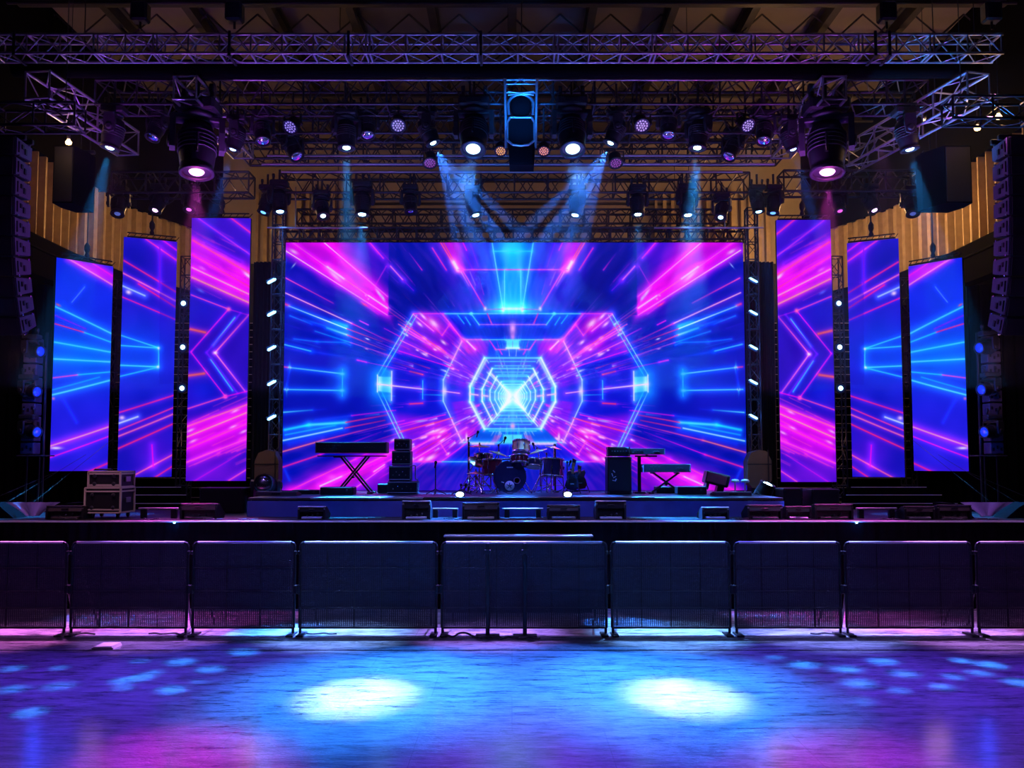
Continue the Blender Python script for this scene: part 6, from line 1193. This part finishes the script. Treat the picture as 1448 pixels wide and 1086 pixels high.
# foil-like crumpled cover near the right mover
# ------------------------------------------------------------------ stage front: monitors, flight cases, scrims
def wedge(label, a, b_, pyt, Y=13.55, kind=0, trim='brown', flip=0):
    w_ = (b_ - a) / F * Y; h_ = Z(pyt, Y) - SH; t = thing('stage_monitor', label, 'speaker', (X((a + b_) / 2, Y), Y, SH), group='wedge monitors along the stage front')
    side = MB().prism([(0, 0), (.36, 0), (.40, h_ * .35), (.12, h_), (.03, h_), (.0, h_ * .8)], -w_ / 2, -w_ / 2 + .03, 'x').prism([(0, 0), (.36, 0), (.40, h_ * .35), (.12, h_), (.03, h_), (.0, h_ * .8)], w_ / 2 - .03, w_ / 2, 'x')
    put('side_cheek', side, M['case'], t)
    put('cabinet', MB().prism([(.10, 0), (.35, 0), (.39, h_ * .34), (.12, h_ * .97), (.02, h_ * .97), (.01, h_ * .62), (.10, h_ * .5)], -w_ / 2 + .03, w_ / 2 - .03, 'x'), M['plastic'] if kind else M['brown'], t)
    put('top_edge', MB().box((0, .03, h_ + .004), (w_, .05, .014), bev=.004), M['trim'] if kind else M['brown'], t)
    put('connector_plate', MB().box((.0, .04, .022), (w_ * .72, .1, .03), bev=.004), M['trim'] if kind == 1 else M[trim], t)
    g = MB()
    for i in range(3): g.tube((-w_ * .2 + w_ * .18 * i, .09, .05), (-w_ * .2 + w_ * .18 * i + .02, .03, .05 + .02 * i), .014, 6)
    put('plug', g, M['dalu'], t); put('handle', MB().box((0, .004, h_ * .8), (w_ * .2, .012, h_ * .08), bev=.003), M['plastic'], t)
    return t
wedge('dark wedge monitor with a violet top at left, between the flight cases and the riser', 256, 308, 713, kind=0)
wedge('small black wedge monitor with a pale top edge, leftmost one before the blue riser cloth', 422, 461, 717, kind=1)
wedge('tall wedge monitor with a pinkish top edge left of the drums', 569, 609, 709, kind=1)
wedge('wide brown wedge monitor in front of the bass drum, with a pale sill', 654, 706, 711.5, kind=0, trim='card')
wedge('brown wedge monitor just right of the bass drum', 774, 820, 715, kind=0, trim='alu')
wedge('tall wedge monitor with a pale blue top edge below the bass cabinet', 842, 885, 709, kind=1)
wedge('small wedge monitor with a bright top edge below the right keyboards', 992, 1030, 718, kind=1)
wedge('brown open-backed wedge monitor under the tilted monitor', 1056, 1105, 715, kind=0)
wedge('low black wedge monitor between two brown ones at right', 1110, 1146, 717, kind=0, trim='alu')
wedge('wide dark wedge monitor with a blue cheek under the innermost right panel', 1151, 1205, 714, kind=0)
wedge('black wedge monitor with an orange label glint at far right', 1277, 1320, 717, kind=0, trim='alu')
wedge('dark wedge monitor beside the purple scrim at far right', 1324, 1372, 715, kind=0)
wedge('dark wedge monitor beside the purple scrim at far left', 67, 120, 716, kind=0)
# pipe rails lying by the front
for a, b_, py, nm in ((198, 254, 719, 'violet-lit bar lying on low blocks right of the flight cases'), (1209, 1266, 719, 'pink-lit bar lying on low blocks right of the wide dark monitor'), (612, 648, 719.5, 'thin bar on the riser front left of the wide brown monitor'), (710, 768, 719.5, 'thin cable bar on the riser front between two brown monitors')):
    Y = 13.95 if a in (612, 710) else 13.8; z = Z(py, Y); t = thing('stage_bar', nm, 'bar', (X((a + b_) / 2, Y), Y, SH), group='low bars along the stage'); w_ = (b_ - a) / F * Y
    put('bar', MB().box((0, 0, z - SH), (w_, .05, .028), bev=.006), M['alu'], t)
    for s in (-1, 1): put('block', MB().box((s * w_ * .38, .02, (z - SH - .014) / 2), (.08, .08, z - SH - .014), bev=.006), M['plastic'], t)
# flight cases at left
def flight(label, a, b_, c_, pyt, z0, Y=13.7, wheels=False):
    w_ = (b_ - a) / F * Y; h_ = Z(pyt, Y) - z0; dp = .5; t = thing('flight_case', label, 'flight case', (X((a + b_) / 2, Y), Y, z0), (0, 0, .0), 'flight cases at the left of the stage')
    zo = .09 if wheels else 0; h2 = h_ - zo
    put('body', MB().box((0, dp / 2, zo + h2 / 2), (w_ - .02, dp - .02, h2 - .02)), M['case'], t)
    g = MB()
    for x in (-w_ / 2, w_ / 2):
        for y in (0, dp): g.box((x, y, zo + h2 / 2), (.026, .026, h2))
        for z in (zo, zo + h2 * .86, zo + h2): g.box((x, dp / 2, z), (.026, dp, .022))
    for y in (0, dp):
        for z in (zo, zo + h2 * .12, zo + h2 * .86, zo + h2): g.box((0, y, z), (w_, .026, .022))
    put('metal_edging', g, M['card'], t, label='pale metal edging')
    for x in (-w_ * .3, w_ * .3):
        for z in (.2, .72): put('butterfly_latch', MB().lathe([(.03, 0), (.03, .008), (.018, .014), (.001, .014)], (x, -.008, zo + h2 * z), (0, -1, 0), 14).box((x, -.02, zo + h2 * z), (.035, .008, .01)), M['dalu'], t)
    put('recessed_handle', MB().box((w_ / 2 + .012, dp / 2, zo + h2 * .5), (.014, .16, .08), bev=.004), M['alu'], t)
    if wheels:
        for x in (-w_ * .38, w_ * .38):
            for y in (.07, dp - .07):
                q = put('caster', MB().box((x, y, .07), (.05, .06, .03), bev=.005), M['dalu'], t); put('wheel', MB().lathe([(.01, -.014), (.036, -.014), (.036, .014), (.01, .014)], (x, y, .036), (1, 0, 0), 14), M['plastic'], q)
    return z0 + h_
zz = flight('large black flight case on casters at the left of the stage, lower of two', 122, 172, 184, 690, SH + .002, wheels=True)
flight('smaller black flight case stacked on the large one at the left', 126, 171, 180, 667, zz + .016)
z_top = Z(667, 13.7)
t = thing('cable_tangle', 'small dark cable tangle lying on the upper flight case', 'cable', (X(147, 13.9), 13.9, z_top + .014)); put('coil', MB().path([(.12 * math.cos(i * 1.1), .08 * math.sin(i * 1.4), .012 + .006 * (i % 3)) for i in range(18)], .009, 5), M['cable'], t)
# dark curved speakers with purple scrims at both ends
for nm, sg, pc in (('left', -1, 44), ('right', 1, 1398)):
    Y = 13.75; xx = X(pc, Y)
    for k, (dx_, lab) in enumerate(((-.45, 'left'), (.45, 'right'))):
        h_ = .235; t = thing('low_subwoofer', f'low rounded dark loudspeaker {lab} of the scrim at the {nm} stage end', 'speaker', (xx + dx_, Y, SH), group='low loudspeakers by the scrims'); w_ = .5
        s_ = -1 if lab == 'left' else 1
        pl = [(s_ * w_ * .5, 0), (-s_ * w_ * .42, 0), (-s_ * w_ * .26, h_ * .3), (-s_ * w_ * .0, h_ * .75), (s_ * w_ * .2, h_), (s_ * w_ * .5, h_)]
        put('cabinet', MB().prism(pl, -.0, .4, 'y'), M['black'], t); put('screw', MB().lathe([(.012, 0), (.012, .006)], (s_ * w_ * .3, -.002, h_ * .5), (0, -1, 0), 8), M['chrome'], t)
    g = MB(); n_ = 14; w1, w0, h_ = .42, .10, .245; vs = []
    for i in range(n_ + 1):
        u = i / n_; hw = w0 + (w1 - w0) * u ** 1.25
        for j in range(9): vv = j / 8 * 2 - 1; vs.append((vv * hw, .10 + .03 * math.sin(vv * 9), .03 + (h_ - .03) * u))
    g.add(vs, [(i * 9 + j, i * 9 + j + 1, (i + 1) * 9 + j + 1, (i + 1) * 9 + j) for i in range(n_) for j in range(8)], True); o = put('purple_scrim', g, M['fabric']); o.location = (xx, Y, SH); tag(o, f'funnel-shaped pale scrim glowing purple at the {nm} end of the stage front', 'cloth', 'purple scrims')
    lamp('SPOT', (xx * .93, 13.3, 3.4), 60, (.35, .1, 1), (xx, 13.85, 1.42), 24, .6, .05, name='scrim_light', vol=0)
# dark crates and stands behind the wings
for a, b_, pyt, Y, nm in ((283, 345, 690, 15.2, 'dark equipment crate under the innermost left panel'), (1107, 1134, 691, 15.0, 'dark amplifier crate behind the right end of the riser, left of two'), (1147, 1186, 692, 15.0, 'dark amplifier crate behind the right end of the riser, right of two')):
    cab(nm, a, b_, pyt, 0, Y, .5, 'crate', base=SH, name='equipment_crate', group='dark crates in the wings')
# loose cables on the deck
rc_ = random.Random(11)
for k, px in enumerate((100, 215, 300, 350, 505, 640, 735, 757, 900, 1045, 1085, 1130, 1255, 1342, 1395)):
    Y = 13.32; x_ = X(px, Y); pts = [(x_ - .14 + .04 * i + .02 * rc_.random(), Y + .05 * math.sin(i * 1.6 + k), SH + .012 + .02 * rc_.random()) for i in range(8)]
    cable('loose cable curled on the stage edge ' + ['beside the left scrim', 'right of the flight cases', 'at the violet-topped monitor', 'at the left end of the blue riser cloth', 'under the left keyboard', 'left of the wide brown monitor', 'just left of the middle bar', 'at the right end of the middle bar', 'right of the tall pale-edged monitor', 'left of the open-backed monitor', 'behind the open-backed monitor', 'before the low black monitor', 'at the pink-lit bar', 'before the last monitor', 'under the right scrim'][k], pts, .008, 'loose cables on the stage edge', 'dalu')
# cables hanging and sagging in the rig
rc_ = random.Random(21)
for k in range(14):
    px = 200 + k * 76 + rc_.random() * 20; Y = rc_.choice((14.7, 15.5, 16.4, 17.0)); w_ = .25 + .5 * rc_.random(); z0 = Z({14.7: 147, 15.5: 188, 16.4: 224, 17.0: 272}[Y], Y); dp = .1 + .3 * rc_.random()
    pts = [(X(px, Y) + w_ * i / 8, Y, z0 - dp * 4 * (i / 8) * (1 - i / 8)) for i in range(9)]
    o = put('sagging_cable', MB().path(pts, .009, 5), M['cable']); tag(o, 'thin black cable loop sagging in the dark rig, ' + ['first', 'second', 'third', 'fourth', 'fifth', 'sixth', 'seventh', 'eighth', 'ninth', 'tenth', 'eleventh', 'twelfth', 'thirteenth', 'fourteenth'][k] + ' from the left', 'cable', 'sagging cables in the rig')

# added violet and pink spots, without fixtures, for glints on the drum chrome
for x, y, z, col, e in ((-1.0, 17.0, 3.4, (.6, .05, 1), 70), (1.2, 17.0, 3.2, (1, .05, .7), 50), (0, 14.9, 4.2, (.25, .1, 1), 60)): lamp('SPOT', (x, y, z), e * 1.6, col, (0, 15.9, 1.9), 60, .8, .03, name='kit_fill')
for x in (-7.0, -5.0, 5.0, 7.0): lamp('SPOT', (x * .9, 13.6, 6.2), 190, (.5, .08, 1), (x, 14.5, 8.0), 60, .9, .06, name='wing_truss_fill')  # added purple fill aimed up at the wing trusses
lamp('SPOT', (-5.6, 12.6, 3.4), 25, (1, .6, .65), (-6.25, 13.7, 1.6), 34, .8, .05, name='case_fill')  # added small fill to brighten the flight cases
# added fill spots without fixtures: blue on the riser, tints along the stage edge
lamp('SPOT', (0, 12.2, 6.8), 850, (.02, .14, 1), (0, 14.2, 1.4), 60, .9, .2, name='riser_fill', vol=0)
for x, col in ((-4.2, (.12, .2, 1)), (4.2, (.1, .2, 1))): lamp('SPOT', (x, 12.2, 6.8), 750, (.06, .08, 1), (x * .6, 14.2, 1.4), 45, .9, .2, name='riser_fill', vol=0)
for x, col, e in ((-6.6, (1, .35, .4), 120), (-4.5, (.6, .35, 1), 110), (-1, (.5, .5, 1), 110), (1.5, (1, .4, .7), 110), (4, (.3, .6, 1), 110), (6.2, (.9, .25, 1), 120)):
    lamp('SPOT', (x, 14.6, 7.6), e * 5.5, col, (x, 13.2, 1.3), 34, .9, .05, name='edge_fill', vol=0)
for x, col in ((-7, (.9, .4, .6)), (-4.2, (.5, .45, 1)), (-1.4, (.8, .5, .9)), (1.4, (.6, .45, 1)), (4.2, (.4, .6, 1)), (7, (.85, .4, 1))): lamp('SPOT', (x, 12.1, 5.4), 210, col, (x, 13.2, 1.3), 44, .9, .05, name='front_edge_fill')
# ------------------------------------------------------------------ thin haze over the stage
hz = MB().box((0, 16.0, 6.05), (18.5, 4.6, 5.3)); hm = bpy.data.materials.new('stage_haze'); hm.use_nodes = True; nt = hm.node_tree; nt.nodes.remove(nt.nodes['Principled BSDF'])
vs_ = nt.nodes.new('ShaderNodeVolumeScatter'); vs_.inputs['Density'].default_value = 0.0045; vs_.inputs['Anisotropy'].default_value = 0.25; nt.links.new(vs_.outputs[0], nt.nodes['Material Output'].inputs['Volume'])
o = put('stage_haze', hz, hm); tag(o, 'thin haze hanging over the stage that shows the light beams', 'haze', kind='stuff')
bpy.context.view_layer.update()
